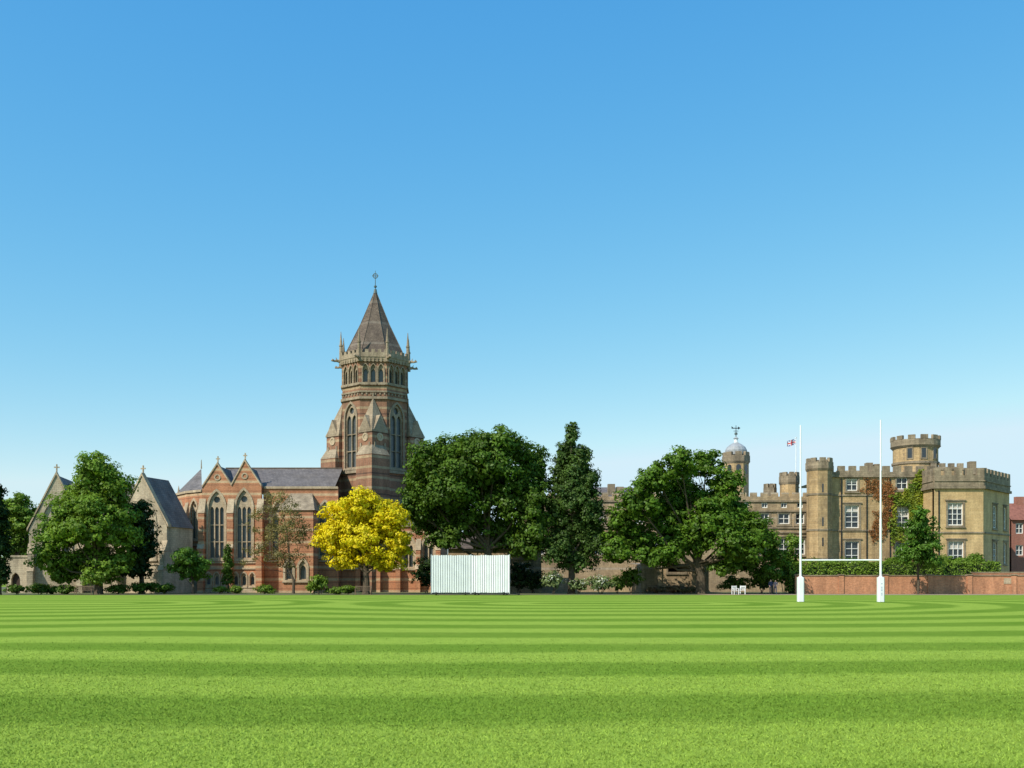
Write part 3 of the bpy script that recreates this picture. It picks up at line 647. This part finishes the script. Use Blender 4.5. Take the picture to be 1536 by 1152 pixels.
# ------------------------------------------------------------------ FOLIAGE
TOTAL=[0]
def leaf_object(name,P,Nr,S,mat,parent,tint=None):
    n=len(P); TOTAL[0]+=n; r=rng.normal(size=(n,3)); Nr=Nr/np.linalg.norm(Nr,axis=1,keepdims=True)
    t=np.cross(Nr,r); t/=np.linalg.norm(t,axis=1,keepdims=True)+1e-9; b=np.cross(Nr,t)
    S=S[:,None]; fold=Nr*S*.18
    V=np.empty((n,4,3)); V[:,0]=P-t*S*.5; V[:,1]=P+b*S*.34+fold; V[:,2]=P+t*S*.55; V[:,3]=P-b*S*.34+fold*.5
    me=bpy.data.meshes.new(name); me.vertices.add(n*4); me.vertices.foreach_set('co',V.reshape(-1).astype(np.float32))
    me.loops.add(n*4); me.loops.foreach_set('vertex_index',np.arange(n*4,dtype=np.int32))
    me.polygons.add(n); me.polygons.foreach_set('loop_start',np.arange(0,n*4,4,dtype=np.int32)); me.polygons.foreach_set('loop_total',np.full(n,4,dtype=np.int32))
    me.update(calc_edges=True)
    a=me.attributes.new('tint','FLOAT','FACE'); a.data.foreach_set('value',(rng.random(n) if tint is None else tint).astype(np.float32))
    me.materials.append(mat); ob=bpy.data.objects.new(name,me); scene.collection.objects.link(ob)
    if parent: ob.parent=parent; ob.matrix_parent_inverse=Matrix.Translation(parent.location).inverted()
    return ob
def unit(n):
    v=rng.normal(size=(n,3)); return v/np.linalg.norm(v,axis=1,keepdims=True)
def crown(lobes,leaf,dens,clump=1.0,droop=.0,core=True):
    Ps,Ns,Ss,Ts=[],[],[],[]
    for (c,r) in lobes:
        c=np.array(c); r=np.array(r); rm=r.mean()
        rc0=clump*(.20*rm+.34)
        ncl=max(8,int(dens*6.0*(rm/rc0)**2))
        d=unit(ncl); d[:,2]=np.where(d[:,2]<-.55,-d[:,2],d[:,2])
        rad=np.where(rng.random(ncl)<.72,rng.uniform(.70,1.14,ncl),rng.uniform(.3,.75,ncl))
        cc=c+d*r*rad[:,None]
        for i in range(ncl):
            rc=rc0*rng.uniform(.5,1.35); nl=int(85*dens*(rc/ (leaf*3.2))**2)+8
            dd=unit(nl); rr=rng.random(nl)**.45
            p=cc[i]+dd*rr[:,None]*rc*np.array([1,1,.62]); p[:,2]-=droop*rr*rc*rng.random(nl)
            nn=dd*.75+d[i]*.55+rng.normal(size=(nl,3))*.35+np.array([0,0,.35])
            Ps.append(p); Ns.append(nn); Ss.append(rng.uniform(.55,1.25,nl)*leaf)
            Ts.append(np.clip(rng.random()*.55+rng.random(nl)*.45,0,1))
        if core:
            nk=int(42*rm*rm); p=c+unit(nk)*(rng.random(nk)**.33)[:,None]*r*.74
            Ps.append(p); Ns.append(unit(nk)); Ss.append(rng.uniform(1.6,2.6,nk)*max(leaf,.32)); Ts.append(rng.random(nk)*.25)  # large inner leaves tinted darker: crown-interior shade put into their colour
    return np.concatenate(Ps),np.concatenate(Ns),np.concatenate(Ss),np.concatenate(Ts)
def tree(name,Y,lobes,trunk,mat,leaf=.34,dens=1.0,clump=1.0,droop=0,depth=.3,core=True,limbs=True,bark=None,grow=1.0):
    tx=X(trunk[0],Y); e=empty(name,(tx,Y,0)); s=Y/F
    W=(max(l[0]+l[2] for l in lobes)-min(l[0]-l[2] for l in lobes))*s
    L=[]
    for i,(px,py,rx,ry) in enumerate(lobes):
        off=((i*0.618)%1-.5)*2*depth*W*.5
        L.append(((X(px,Y),Y+off,Z(py,Y)),(rx*s*.94*grow,(rx+ry)/2*s*grow,ry*s*.94*grow)))
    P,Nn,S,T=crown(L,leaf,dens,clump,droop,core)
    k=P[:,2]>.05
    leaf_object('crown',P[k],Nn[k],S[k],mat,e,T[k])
    tp=Part(e,'trunk_and_limbs',bark or M_bark); r0=trunk[1]
    zmid=max(1.5,sum(c[2] for c,r in L)/len(L)); ztop=max(c[2] for c,r in L)
    mx=sum(c[0] for c,r in L)/len(L); split=max(1.2,zmid*.38)
    path=[(tx,Y,-.1),(tx+.02,Y,.25),(tx+.05,Y,split*.6),(tx+(mx-tx)*.25,Y+.1,split),(tx+(mx-tx)*.5,Y+.4,zmid),(mx,Y+.4,ztop)]
    tp.tube(path,[r0*1.45,r0*1.1,r0*.95,r0*.8,r0*.4,r0*.08],10)
    if limbs:
        for j,(c,r) in enumerate(L):
            if c[2]<split*1.1: continue
            a=Vector((tx+(mx-tx)*.3,Y,split*(.8+.5*random.random())+max(0,(c[2]-zmid)*.25)))
            b=Vector(c); m=a.lerp(b,.5)+Vector((random.uniform(-.3,.3),random.uniform(-.3,.3),-.25*(abs(b.x-a.x))*.5))
            tp.tube([a,m,b],[r0*.32,r0*.2,r0*.07],7)
            for q in range(4):
                dd=Vector(unit(1)[0]); dd.z=abs(dd.z)*.6; en=b+Vector((dd.x*r[0],dd.y*r[1],dd.z*r[2]))*.8
                tp.tube([m.lerp(b,.3+.2*q),en],[r0*.1,r0*.03],5)
    tp.flush()
    return e
G_mid=leafmat('leaf_mid_green',(.19,.30,.032),(.12,.21,.022),.35)
G_dark=leafmat('leaf_dark_green',(.10,.178,.018),(.066,.125,.013),.3)
G_yew=leafmat('leaf_yew',(.03,.06,.012),(.022,.045,.01),.15)
G_oak=leafmat('leaf_oak',(.115,.21,.018),(.078,.155,.013),.32)
G_con=leafmat('leaf_conifer',(.08,.14,.026),(.055,.10,.02),.2)
G_gold=leafmat('leaf_golden',(.84,.67,.012),(.68,.59,.014),.3,tr=(.7,1.15))
G_sparse=leafmat('leaf_olive_brown',(.27,.23,.085),(.19,.165,.06),.3)
G_young=leafmat('leaf_young',(.13,.25,.03),(.09,.18,.022),.35)
G_hedge=leafmat('leaf_hedge',(.19,.29,.03),(.13,.21,.022),.25)
G_white=leafmat('leaf_flowering',(.2,.26,.09),(.15,.21,.07),.2,(.72,(.6,.6,.5)))
G_ivy=leafmat('ivy_green_gold',(.25,.27,.02),(.11,.18,.018),.2)
G_ivyb=leafmat('ivy_russet',(.30,.12,.035),(.22,.10,.03),.2)

tree('maple_tree',114,[(150,706,26,26),(142,735,42,38),(175,742,28,38),(112,760,34,34),(95,800,40,34),(150,790,50,45),(182,800,26,45),(78,838,26,28),(125,842,42,30),(172,848,30,26),(110,785,30,40),(90,862,26,18),(150,866,34,16)],(148,.42),G_mid,.34,1.0)
tree('yew_tree',119,[(212,785,20,36),(216,820,20,34),(208,850,24,26)],(212,.3),G_yew,.34,1.0)
tree('golden_robinia_tree',115,[(548,764,42,26),(510,785,32,30),(585,783,32,32),(495,815,26,28),(550,805,50,42),(600,820,22,30),(520,840,34,20),(575,843,34,20)],(549,.38),G_gold,.32,1.1,.9)
tree('beech_tree',119,[(745,678,52,30),(695,684,48,32),(652,698,40,36),(795,703,34,38),(632,735,30,36),(678,740,50,42),(735,735,54,44),(788,752,42,44),(650,778,40,32),(700,785,42,30),(800,792,26,36),(758,798,40,36),(622,765,20,28),(720,700,60,40),(668,808,30,20),(790,822,24,26),(735,815,30,16)],(738,.6),G_dark,.38,1.0,1.0,.3,grow=1.03)
tree('lime_tree',118,[(857,655,9,22),(850,685,18,24),(872,692,15,24),(845,722,22,30),(880,730,21,30),(860,745,30,32),(834,770,22,28),(884,775,25,32),(855,800,34,34),(890,812,24,28),(833,825,26,26),(865,840,32,26),(858,720,18,40)],(857,.4),G_con,.28,1.1,.7,1.0,.25,grow=1.02)
tree('oak_tree',116,[(1015,703,24,24),(1060,698,24,24),(982,722,28,26),(1030,738,34,36),(1085,735,28,34),(955,760,34,32),(1005,778,40,38),(1062,780,44,40),(1110,775,28,36),(932,795,28,32),(1128,805,24,30),(960,815,36,28),(1010,822,34,26),(1095,822,38,32),(1045,810,36,30),(925,830,24,22),(1124,840,26,26),(1085,850,22,18),(985,838,34,16)],(1051,.55),G_oak,.36,1.0,grow=1.04)
tree('rowan_tree',113,[(1377,774,11,14),(1385,790,20,18),(1368,798,18,20),(1394,815,19,20),(1376,825,30,22),(1358,836,17,16),(1394,843,20,14)],(1377,.13),G_young,.26,.85,.8)
tree('hawthorn_tree',118,[(1158,812,11,18),(1160,838,18,22),(1152,862,22,18)],(1158,.15),G_oak,.28,1)
tree('hawthorn_tree',121,[(1188,818,11,16),(1186,840,14,16)],(1187,.12),G_mid,.28,1)
tree('hazel_tree',117,[(283,838,20,16),(298,848,18,16),(272,850,16,14),(286,862,24,14)],(290,.12),G_young,.26,.9,.85)
tree('cypress_tree',122,[(342,832,5,14),(342,850,7,18),(342,868,8,16)],(342,.1),G_dark,.2,1.2,.6,core=False)
tree('pine_tree',110,[(-6,745,12,25),(-2,780,12,32),(0,820,11,34),(-2,860,12,26)],(-2,.25),G_yew,.3,1.1,.7,.6)
tree('sycamore_tree',150,[(32,762,20,20),(12,780,24,30),(45,785,16,28),(22,815,30,28),(-10,790,22,40)],(25,.3),G_mid,.4,.9)
tree('willow_leaved_pear_tree',120,[(425,760,26,20),(395,785,24,26),(440,785,26,30),(415,815,36,28),(455,810,18,30),(385,835,22,20),(430,845,36,22)],(440,.16),G_sparse,.2,.5,1.0,0,.3,core=False)
def shrub(name,Y,lobes,mat,leaf=.22,dens=1.0,core=True):
    e=empty(name,(X(lobes[0][0],Y),Y,0)); s=Y/F
    L=[((X(px,Y),Y+((i*.618)%1-.5)*1.5,Z(py,Y)),(rx*s,max(rx*s,.9) if rx*s<2 else 1.6,ry*s)) for i,(px,py,rx,ry) in enumerate(lobes)]
    P,Nn,S,T=crown(L,leaf,dens*.75,.7,0,core); k=P[:,2]>.02
    leaf_object('leaves',P[k],Nn[k],S[k],mat,e,T[k]); 
    st=Part(e,'stems',M_bark)
    for c,r in L:
        for q in range(3): st.tube([(c[0]+random.uniform(-.2,.2),c[1],-.05),(c[0]+random.uniform(-.6,.6)*r[0],c[1],c[2])],[.05,.02],5)
    st.flush()
shrub('flowering_shrub',117,[(830,872,16,14),(868,878,16,9),(900,876,22,11)],G_white)
shrub('laurel_shrub',118,[(944,868,16,19),(925,876,14,12)],G_dark)
shrub('box_shrub',113,[(482,874,14,11),(470,882,10,7),(505,886,16,5),(522,885,12,5)],G_hedge)
shrub('box_shrub',114,[(30,884,16,6),(60,884,18,7),(100,884,16,7),(75,886,14,5)],G_dark)
shrub('privet_shrub',116,[(180,884,18,7),(215,882,22,8),(248,884,14,7)],G_dark)
shrub('box_shrub',121,[(1140,870,20,18),(1178,862,12,22),(1100,876,22,12)],G_dark)
shrub('beech_shadow_shrub',124,[(640,862,22,24),(680,868,20,20),(780,866,20,22),(800,872,16,16)],G_yew,.28)  # very dark shrubs added to stand in for the shadow beneath the beech
shrub('lavender_shrub',121,[(1020,884,34,4),(985,884,14,4)],leafmat('leaf_russet_bed',(.3,.18,.1),(.18,.15,.07)),.16)
shrub('laurel_shrub',119,[(400,884,16,6),(330,885,10,4),(355,885,12,5)],G_hedge,.2)
def hedge(name,x0,x1,y0,y1,z0,z1,mat,leaf=.17,per=60):
    e=empty(name,((x0+x1)/2,(y0+y1)/2,0)); 
    faces=[((x0,y0,z0),(x1-x0,0,z1-z0),(0,-1,0)),((x0,y1,z0),(x1-x0,0,z1-z0),(0,1,0)),((x0,y0,z1),(x1-x0,y1-y0,0),(0,0,1)),((x0,y0,z0),(0,y1-y0,z1-z0),(-1,0,0)),((x1,y0,z0),(0,y1-y0,z1-z0),(1,0,0))]
    P=[];Nn=[]
    for o,d,n in faces:
        dims=[v for v in d if v>0]; n_=int(dims[0]*dims[1]*per)
        p=np.array(o)+rng.random((n_,3))*np.array(d)
        w=.2*np.sin(p[:,0]*1.3)+.12*np.sin(p[:,0]*3.7+1)+.08*np.sin(p[:,1]*5)
        p+=np.array(n)*(w+rng.normal(size=n_)*.09)[:,None]
        P.append(p); Nn.append(np.array(n)+np.array([0,0,.4])+rng.normal(size=(n_,3))*.5)
    P=np.concatenate(P);Nn=np.concatenate(Nn); leaf_object('leaves',P,Nn,rng.uniform(.7,1.3,len(P))*leaf,mat,e)
    c=Part(e,'dense_core',plain('hedge_core',(.03,.045,.015),.95,.3)); M=Matrix.Identity(4); c.box(M,(x0+.3,y0+.3,-.05),(x1-.3,y1-.3,z1-.3)); c.flush()
hedge('clipped_hedge',X(1183,119),X(1500,119),118.7,120.6,.3,Z(843,119),G_hedge,.2,85)
hedge('low_hedge',X(1215,122),X(1300,122),121.2,122.4,.3,Z(840,121),G_oak)
shrub('garden_shrub',122,[(1420,844,26,9),(1465,840,16,10),(1340,844,16,8)],G_mid)
def ivy(name,blobs,Y,mat,parent,off=.16,leaf=.22,per=60):
    P=[]
    for (px,py,rx,ry) in blobs:
        n_=int(math.pi*rx*ry*(Y/F)**2*per); a=rng.random(n_)*2*np.pi; r=np.sqrt(rng.random(n_))
        edge=1+.25*np.sin(a*5+px)+.15*np.sin(a*11+py); 
        x=X(px,Y)+np.cos(a)*r*rx*Y/F*edge; z_=Z(py,Y)+np.sin(a)*r*ry*Y/F*edge
        P.append(np.stack([x,np.full(n_,Y)-off*rng.random(n_)-.1,z_],1))
    P=np.concatenate(P); Nn=np.array([0,-1,.5])+rng.normal(size=P.shape)*.45
    keep=P[:,0]<X(1401,Y)
    for (px,py,w,h) in ((1353,725,16,17),(1353,775,18,32),(1278,775,21,34)):
        keep&=~((abs(P[:,0]-X(px,Y))<w/2*Y/F)&(abs(P[:,2]-Z(py,Y))<h/2*Y/F))
    P=P[keep];Nn=Nn[keep]; leaf_object(name,P,Nn,rng.uniform(.6,1.3,len(P))*leaf,mat,parent)
ivy('ivy_green',[(1382,738,26,24),(1386,722,18,14),(1382,766,24,26),(1358,750,22,14),(1364,762,18,18),(1384,794,18,20),(1388,820,12,20),(1344,790,12,24)],135,G_ivy,cs,.5,.28,120)
ivy('ivy_russet',[(1316,731,24,15),(1328,742,18,12),(1336,752,10,10),(1322,785,14,20),(1330,775,10,22),(1312,800,8,12)],135,G_ivyb,cs,.15,.2,80)
e=empty('distant_trees',(0,300,0)); L=[]
for i in range(46):
    x=-190+i*8.6; L.append(((x,300+rng.uniform(-15,15),rng.uniform(2,6)),(7,6,rng.uniform(5,8.5))))
P,Nn,S,T=crown(L,1.1,.5,1.2); leaf_object('tree_mass',P,Nn,S,G_dark,e,T)
print('LEAVES',TOTAL[0])

# ------------------------------------------------------------------ PEOPLE
M_skin=plain('skin',(.5,.3,.22),.6,.05)
def person(px,Y,h,shirt,trouser,hair,face=0):
    j={'pel':(0,0,.93),'sp':(0,0,1.15),'ch':(0,0,1.38),'nk':(0,0,1.5),'hd':(0,-.01,1.62),'ht':(0,0,1.74),
       'hl':(-.09,0,.9),'kl':(-.11,-.03,.5),'al':(-.12,.02,.08),'tl':(-.13,-.13,.04),
       'hr':(.09,0,.9),'kr':(.12,-.06,.5),'ar':(.13,.0,.08),'tr':(.15,-.15,.04),
       'sl':(-.19,0,1.41),'el':(-.25,.03,1.14),'wl':(-.2,-.1,.92),'fl':(-.18,-.15,.83),
       'sr':(.19,0,1.41),'er':(.27,.02,1.14),'wr':(.17,-.16,1.05),'fr':(.1,-.2,1.08)}
    rad={'pel':.14,'sp':.12,'ch':.15,'nk':.06,'hd':.095,'ht':.07,'hl':.09,'kl':.06,'al':.045,'tl':.035,'hr':.09,'kr':.06,'ar':.045,'tr':.035,'sl':.065,'el':.045,'wl':.03,'fl':.03,'sr':.065,'er':.045,'wr':.03,'fr':.03}
    ed=[('pel','sp'),('sp','ch'),('ch','nk'),('nk','hd'),('hd','ht'),('pel','hl'),('hl','kl'),('kl','al'),('al','tl'),('pel','hr'),('hr','kr'),('kr','ar'),('ar','tr'),('ch','sl'),('sl','el'),('el','wl'),('wl','fl'),('ch','sr'),('sr','er'),('er','wr'),('wr','fr')]
    names=list(j); me=bpy.data.meshes.new('body'); me.from_pydata([j[n] for n in names],[(names.index(a),names.index(b)) for a,b in ed],[])
    ob=bpy.data.objects.new('person',me); scene.collection.objects.link(ob)
    ob.modifiers.new('s','SKIN')
    for i,n in enumerate(names): me.skin_vertices[0].data[i].radius=(rad[n],rad[n])
    me.skin_vertices[0].data[0].use_root=True
    ob.modifiers.new('u','SUBSURF').levels=1
    dg=bpy.context.evaluated_depsgraph_get(); dg.update()
    m2=bpy.data.meshes.new_from_object(ob.evaluated_get(dg)); ob.modifiers.clear(); ob.data=m2; m2.materials.clear()
    for mm in (shirt,trouser,M_skin,hair,M_tyre): m2.materials.append(mm)
    for p in m2.polygons:
        c=p.center
        p.material_index=3 if c.z>1.68 or (c.z>1.58 and c.y>.02) else 2 if c.z>1.47 or (abs(c.x)>.14 and c.z<1.1 and c.z>.75 and c.y<-.05) else 0 if c.z>.95 else 4 if c.z<.09 else 1
    ob.scale=(h/1.78,)*3; ob.location=(X(px,Y),Y,0); ob.rotation_euler=(0,0,face)
person(1156,113,1.72,plain('navy_shirt',(.03,.04,.09),.9),plain('dark_trousers',(.03,.03,.035),.9),plain('brown_hair',(.05,.03,.02),.8),.4)
person(1163,113.4,1.64,plain('grey_shirt',(.25,.2,.25),.9),plain('blue_jeans',(.04,.06,.12),.9),plain('dark_hair',(.02,.015,.01),.8),-.5)

# ------------------------------------------------------------------ GROUND
def grassmat(name,base=True):
    m,nt,no,li,b=new_mat(name); tc=N(nt,'ShaderNodeTexCoord'); sp=N(nt,'ShaderNodeSeparateXYZ'); li.new(tc.outputs['Object'],sp.inputs[0])
    x,y=sp.outputs[0],sp.outputs[1]
    wob=mth(nt,'MULTIPLY',mth(nt,'SUBTRACT',noise(nt,tc.outputs['Object'],.06,3),.5),2.4)
    def ring(xc,half):
        dx=mth(nt,'MAXIMUM',mth(nt,'SUBTRACT',mth(nt,'ABSOLUTE',mth(nt,'SUBTRACT',x,xc)),half),0)
        dx=mth(nt,'MULTIPLY',dx,1.0)
        dy=mth(nt,'MULTIPLY',mth(nt,'SUBTRACT',y,70),1.0)
        return mth(nt,'SQRT',mth(nt,'ADD',mth(nt,'MULTIPLY',dx,dx),mth(nt,'MULTIPLY',dy,dy)))
    n_=nt.nodes.new('ShaderNodeMath'); n_.operation='SMOOTH_MIN'
    li.new(ring(8,4),n_.inputs[0]); li.new(ring(-46,18),n_.inputs[1]); n_.inputs[2].default_value=4.0
    edge=mth(nt,'MULTIPLY',mth(nt,'SUBTRACT',noise(nt,tc.outputs['Object'],1.6,4),.5),.8)
    d=mth(nt,'ADD',mth(nt,'ADD',n_.outputs[0],wob),edge)
    d=mth(nt,'ADD',d,mth(nt,'MULTIPLY',x,.09))
    s=mth(nt,'SINE',mth(nt,'MULTIPLY',d,2*math.pi/5.6))
    s=maprange(nt,s,-.4,.4,0,1)
    light=(.265,.375,.055); dark=(.125,.225,.024)
    near=maprange(nt,y,8,30,.78,1)
    col=mixc(nt,mth(nt,'MULTIPLY',s,near),light,dark)
    big=maprange(nt,noise(nt,tc.outputs['Object'],.22,5,.65),.3,.7,0,1)
    col=mixc(nt,mth(nt,'MULTIPLY',big,.28),col,(.29,.35,.065))
    mid=maprange(nt,noise(nt,tc.outputs['Object'],1.1,5,.7),.35,.65,0,1)
    col=mixc(nt,mth(nt,'MULTIPLY',mid,.2),col,(.14,.25,.03))
    v=mth(nt,'MULTIPLY',maprange(nt,noise(nt,tc.outputs['Object'],3.0,6,.75),.3,.7,.88,1.12),maprange(nt,noise(nt,tc.outputs['Object'],26,4,.8),.3,.7,.80,1.18))
    col=mixc(nt,1.0,col,gray(nt,v),'MULTIPLY')
    b.inputs['Roughness'].default_value=1; b.inputs['Specular IOR Level'].default_value=0
    if not base:
        at=N(nt,'ShaderNodeAttribute'); at.attribute_name='tint'
        col=mixc(nt,1.0,col,gray(nt,maprange(nt,at.outputs['Fac'],0,1,.72,1.4)),'MULTIPLY')
    else:
        bp=N(nt,'ShaderNodeBump'); bp.inputs['Distance'].default_value=.02; bp.inputs['Strength'].default_value=.5
        li.new(noise(nt,tc.outputs['Object'],30,3,.8),bp.inputs['Height']); li.new(bp.outputs[0],b.inputs['Normal'])
    li.new(col,b.inputs['Base Color'])
    return m
def sheet(name,x0,x1,y0,y1,z,mat):
    me=bpy.data.meshes.new(name); me.from_pydata([(x0,y0,z),(x1,y0,z),(x1,y1,z),(x0,y1,z)],[],[(0,1,2,3)]); me.materials.append(mat)
    ob=bpy.data.objects.new(name,me); scene.collection.objects.link(ob)
sheet('grass_ground',-2500,2500,-300,4500,0,grassmat('mown_lawn'))
m,nt,no,li,b=new_mat('border_earth'); tc=N(nt,'ShaderNodeTexCoord')
li.new(mixc(nt,maprange(nt,noise(nt,tc.outputs['Object'],.5,6,.7),.42,.58,0,1),(.15,.11,.065),(.08,.13,.025)),b.inputs['Base Color']); b.inputs['Roughness'].default_value=.95
sheet('garden_border',-140,140,108.6,240,.004,m)
sheet('gravel_path',X(1060,110),X(1700,110),109.2,115.5,.008,plain('gravel',(.36,.27,.17),.95,.25,3))
n=300000; yy=7.2+24*(1-(1-rng.random(n))**(1/3.0)); xx=(rng.random(n)*2-1)*(yy*.56+.8)
h=rng.uniform(.010,.026,n); w=rng.uniform(.0035,.006,n)*(1+(yy-7)*.05); a=rng.random(n)*2*np.pi
lean=rng.normal(size=(n,2))*.022
V=np.zeros((n,3,3)); V[:,0,0]=xx-np.cos(a)*w; V[:,0,1]=yy-np.sin(a)*w; V[:,1,0]=xx+np.cos(a)*w; V[:,1,1]=yy+np.sin(a)*w
V[:,2,0]=xx+lean[:,0]; V[:,2,1]=yy+lean[:,1]; V[:,2,2]=h; V[:,:2,2]=-.002
me=bpy.data.meshes.new('grass_blades'); me.vertices.add(n*3); me.vertices.foreach_set('co',V.reshape(-1).astype(np.float32))
me.loops.add(n*3); me.loops.foreach_set('vertex_index',np.arange(n*3,dtype=np.int32)); me.polygons.add(n)
me.polygons.foreach_set('loop_start',np.arange(0,n*3,3,dtype=np.int32)); me.polygons.foreach_set('loop_total',np.full(n,3,dtype=np.int32)); me.update(calc_edges=True)
at=me.attributes.new('tint','FLOAT','FACE'); at.data.foreach_set('value',rng.random(n).astype(np.float32))
me.materials.append(grassmat('lawn_blades',False)); ob=bpy.data.objects.new('grass_blades',me); scene.collection.objects.link(ob)

# ------------------------------------------------------------------ LIGHT, SKY, CAMERA
el=math.radians(43); az=math.radians(228)   # clockwise from +Y : behind-left of the camera
S=Vector((math.sin(az)*math.cos(el),math.cos(az)*math.cos(el),math.sin(el)))
ld=bpy.data.lights.new('sun','SUN'); ld.energy=5.0; ld.angle=math.radians(.5); ld.color=(1,.94,.83)
so=bpy.data.objects.new('sun',ld); so.rotation_euler=S.to_track_quat('Z','Y').to_euler(); so.location=(-40,-40,60); scene.collection.objects.link(so)
w=bpy.data.worlds.new('World'); scene.world=w; w.use_nodes=True; nt=w.node_tree; bg=nt.nodes['Background']
sk=nt.nodes.new('ShaderNodeTexSky'); sk.sky_type='NISHITA'; sk.sun_disc=False; sk.sun_elevation=el; sk.sun_rotation=az
sk.air_density=1.0; sk.dust_density=.3; sk.ozone_density=1.6; sk.altitude=0
# colour response of a clear summer sky: per-channel gain/gamma on the Nishita radiance
sc_=nt.nodes.new('ShaderNodeSeparateColor'); nt.links.new(sk.outputs[0],sc_.inputs[0]); cc_=nt.nodes.new('ShaderNodeCombineColor')
for i,(g,a,mx) in enumerate(((1.50,1.85,.66),(.76,1.19,.86),(.30,1.02,.97))):
    v=mth(nt,'POWER',mth(nt,'MULTIPLY',sc_.outputs[i],.12),g); v=mth(nt,'MINIMUM',mth(nt,'MULTIPLY',v,a),mx); v=mth(nt,'DIVIDE',v,.15); nt.links.new(v,cc_.inputs[i])
nt.links.new(cc_.outputs[0],bg.inputs[0]); bg.inputs[1].default_value=.15
cam=bpy.data.cameras.new('camera'); cam.lens=36; cam.sensor_width=36; cam.shift_y=294/1536; cam.clip_end=6000; cam.clip_start=.1
co=bpy.data.objects.new('camera',cam); co.location=(0,0,EYE); co.rotation_euler=(math.radians(90),0,0); scene.collection.objects.link(co); scene.camera=co
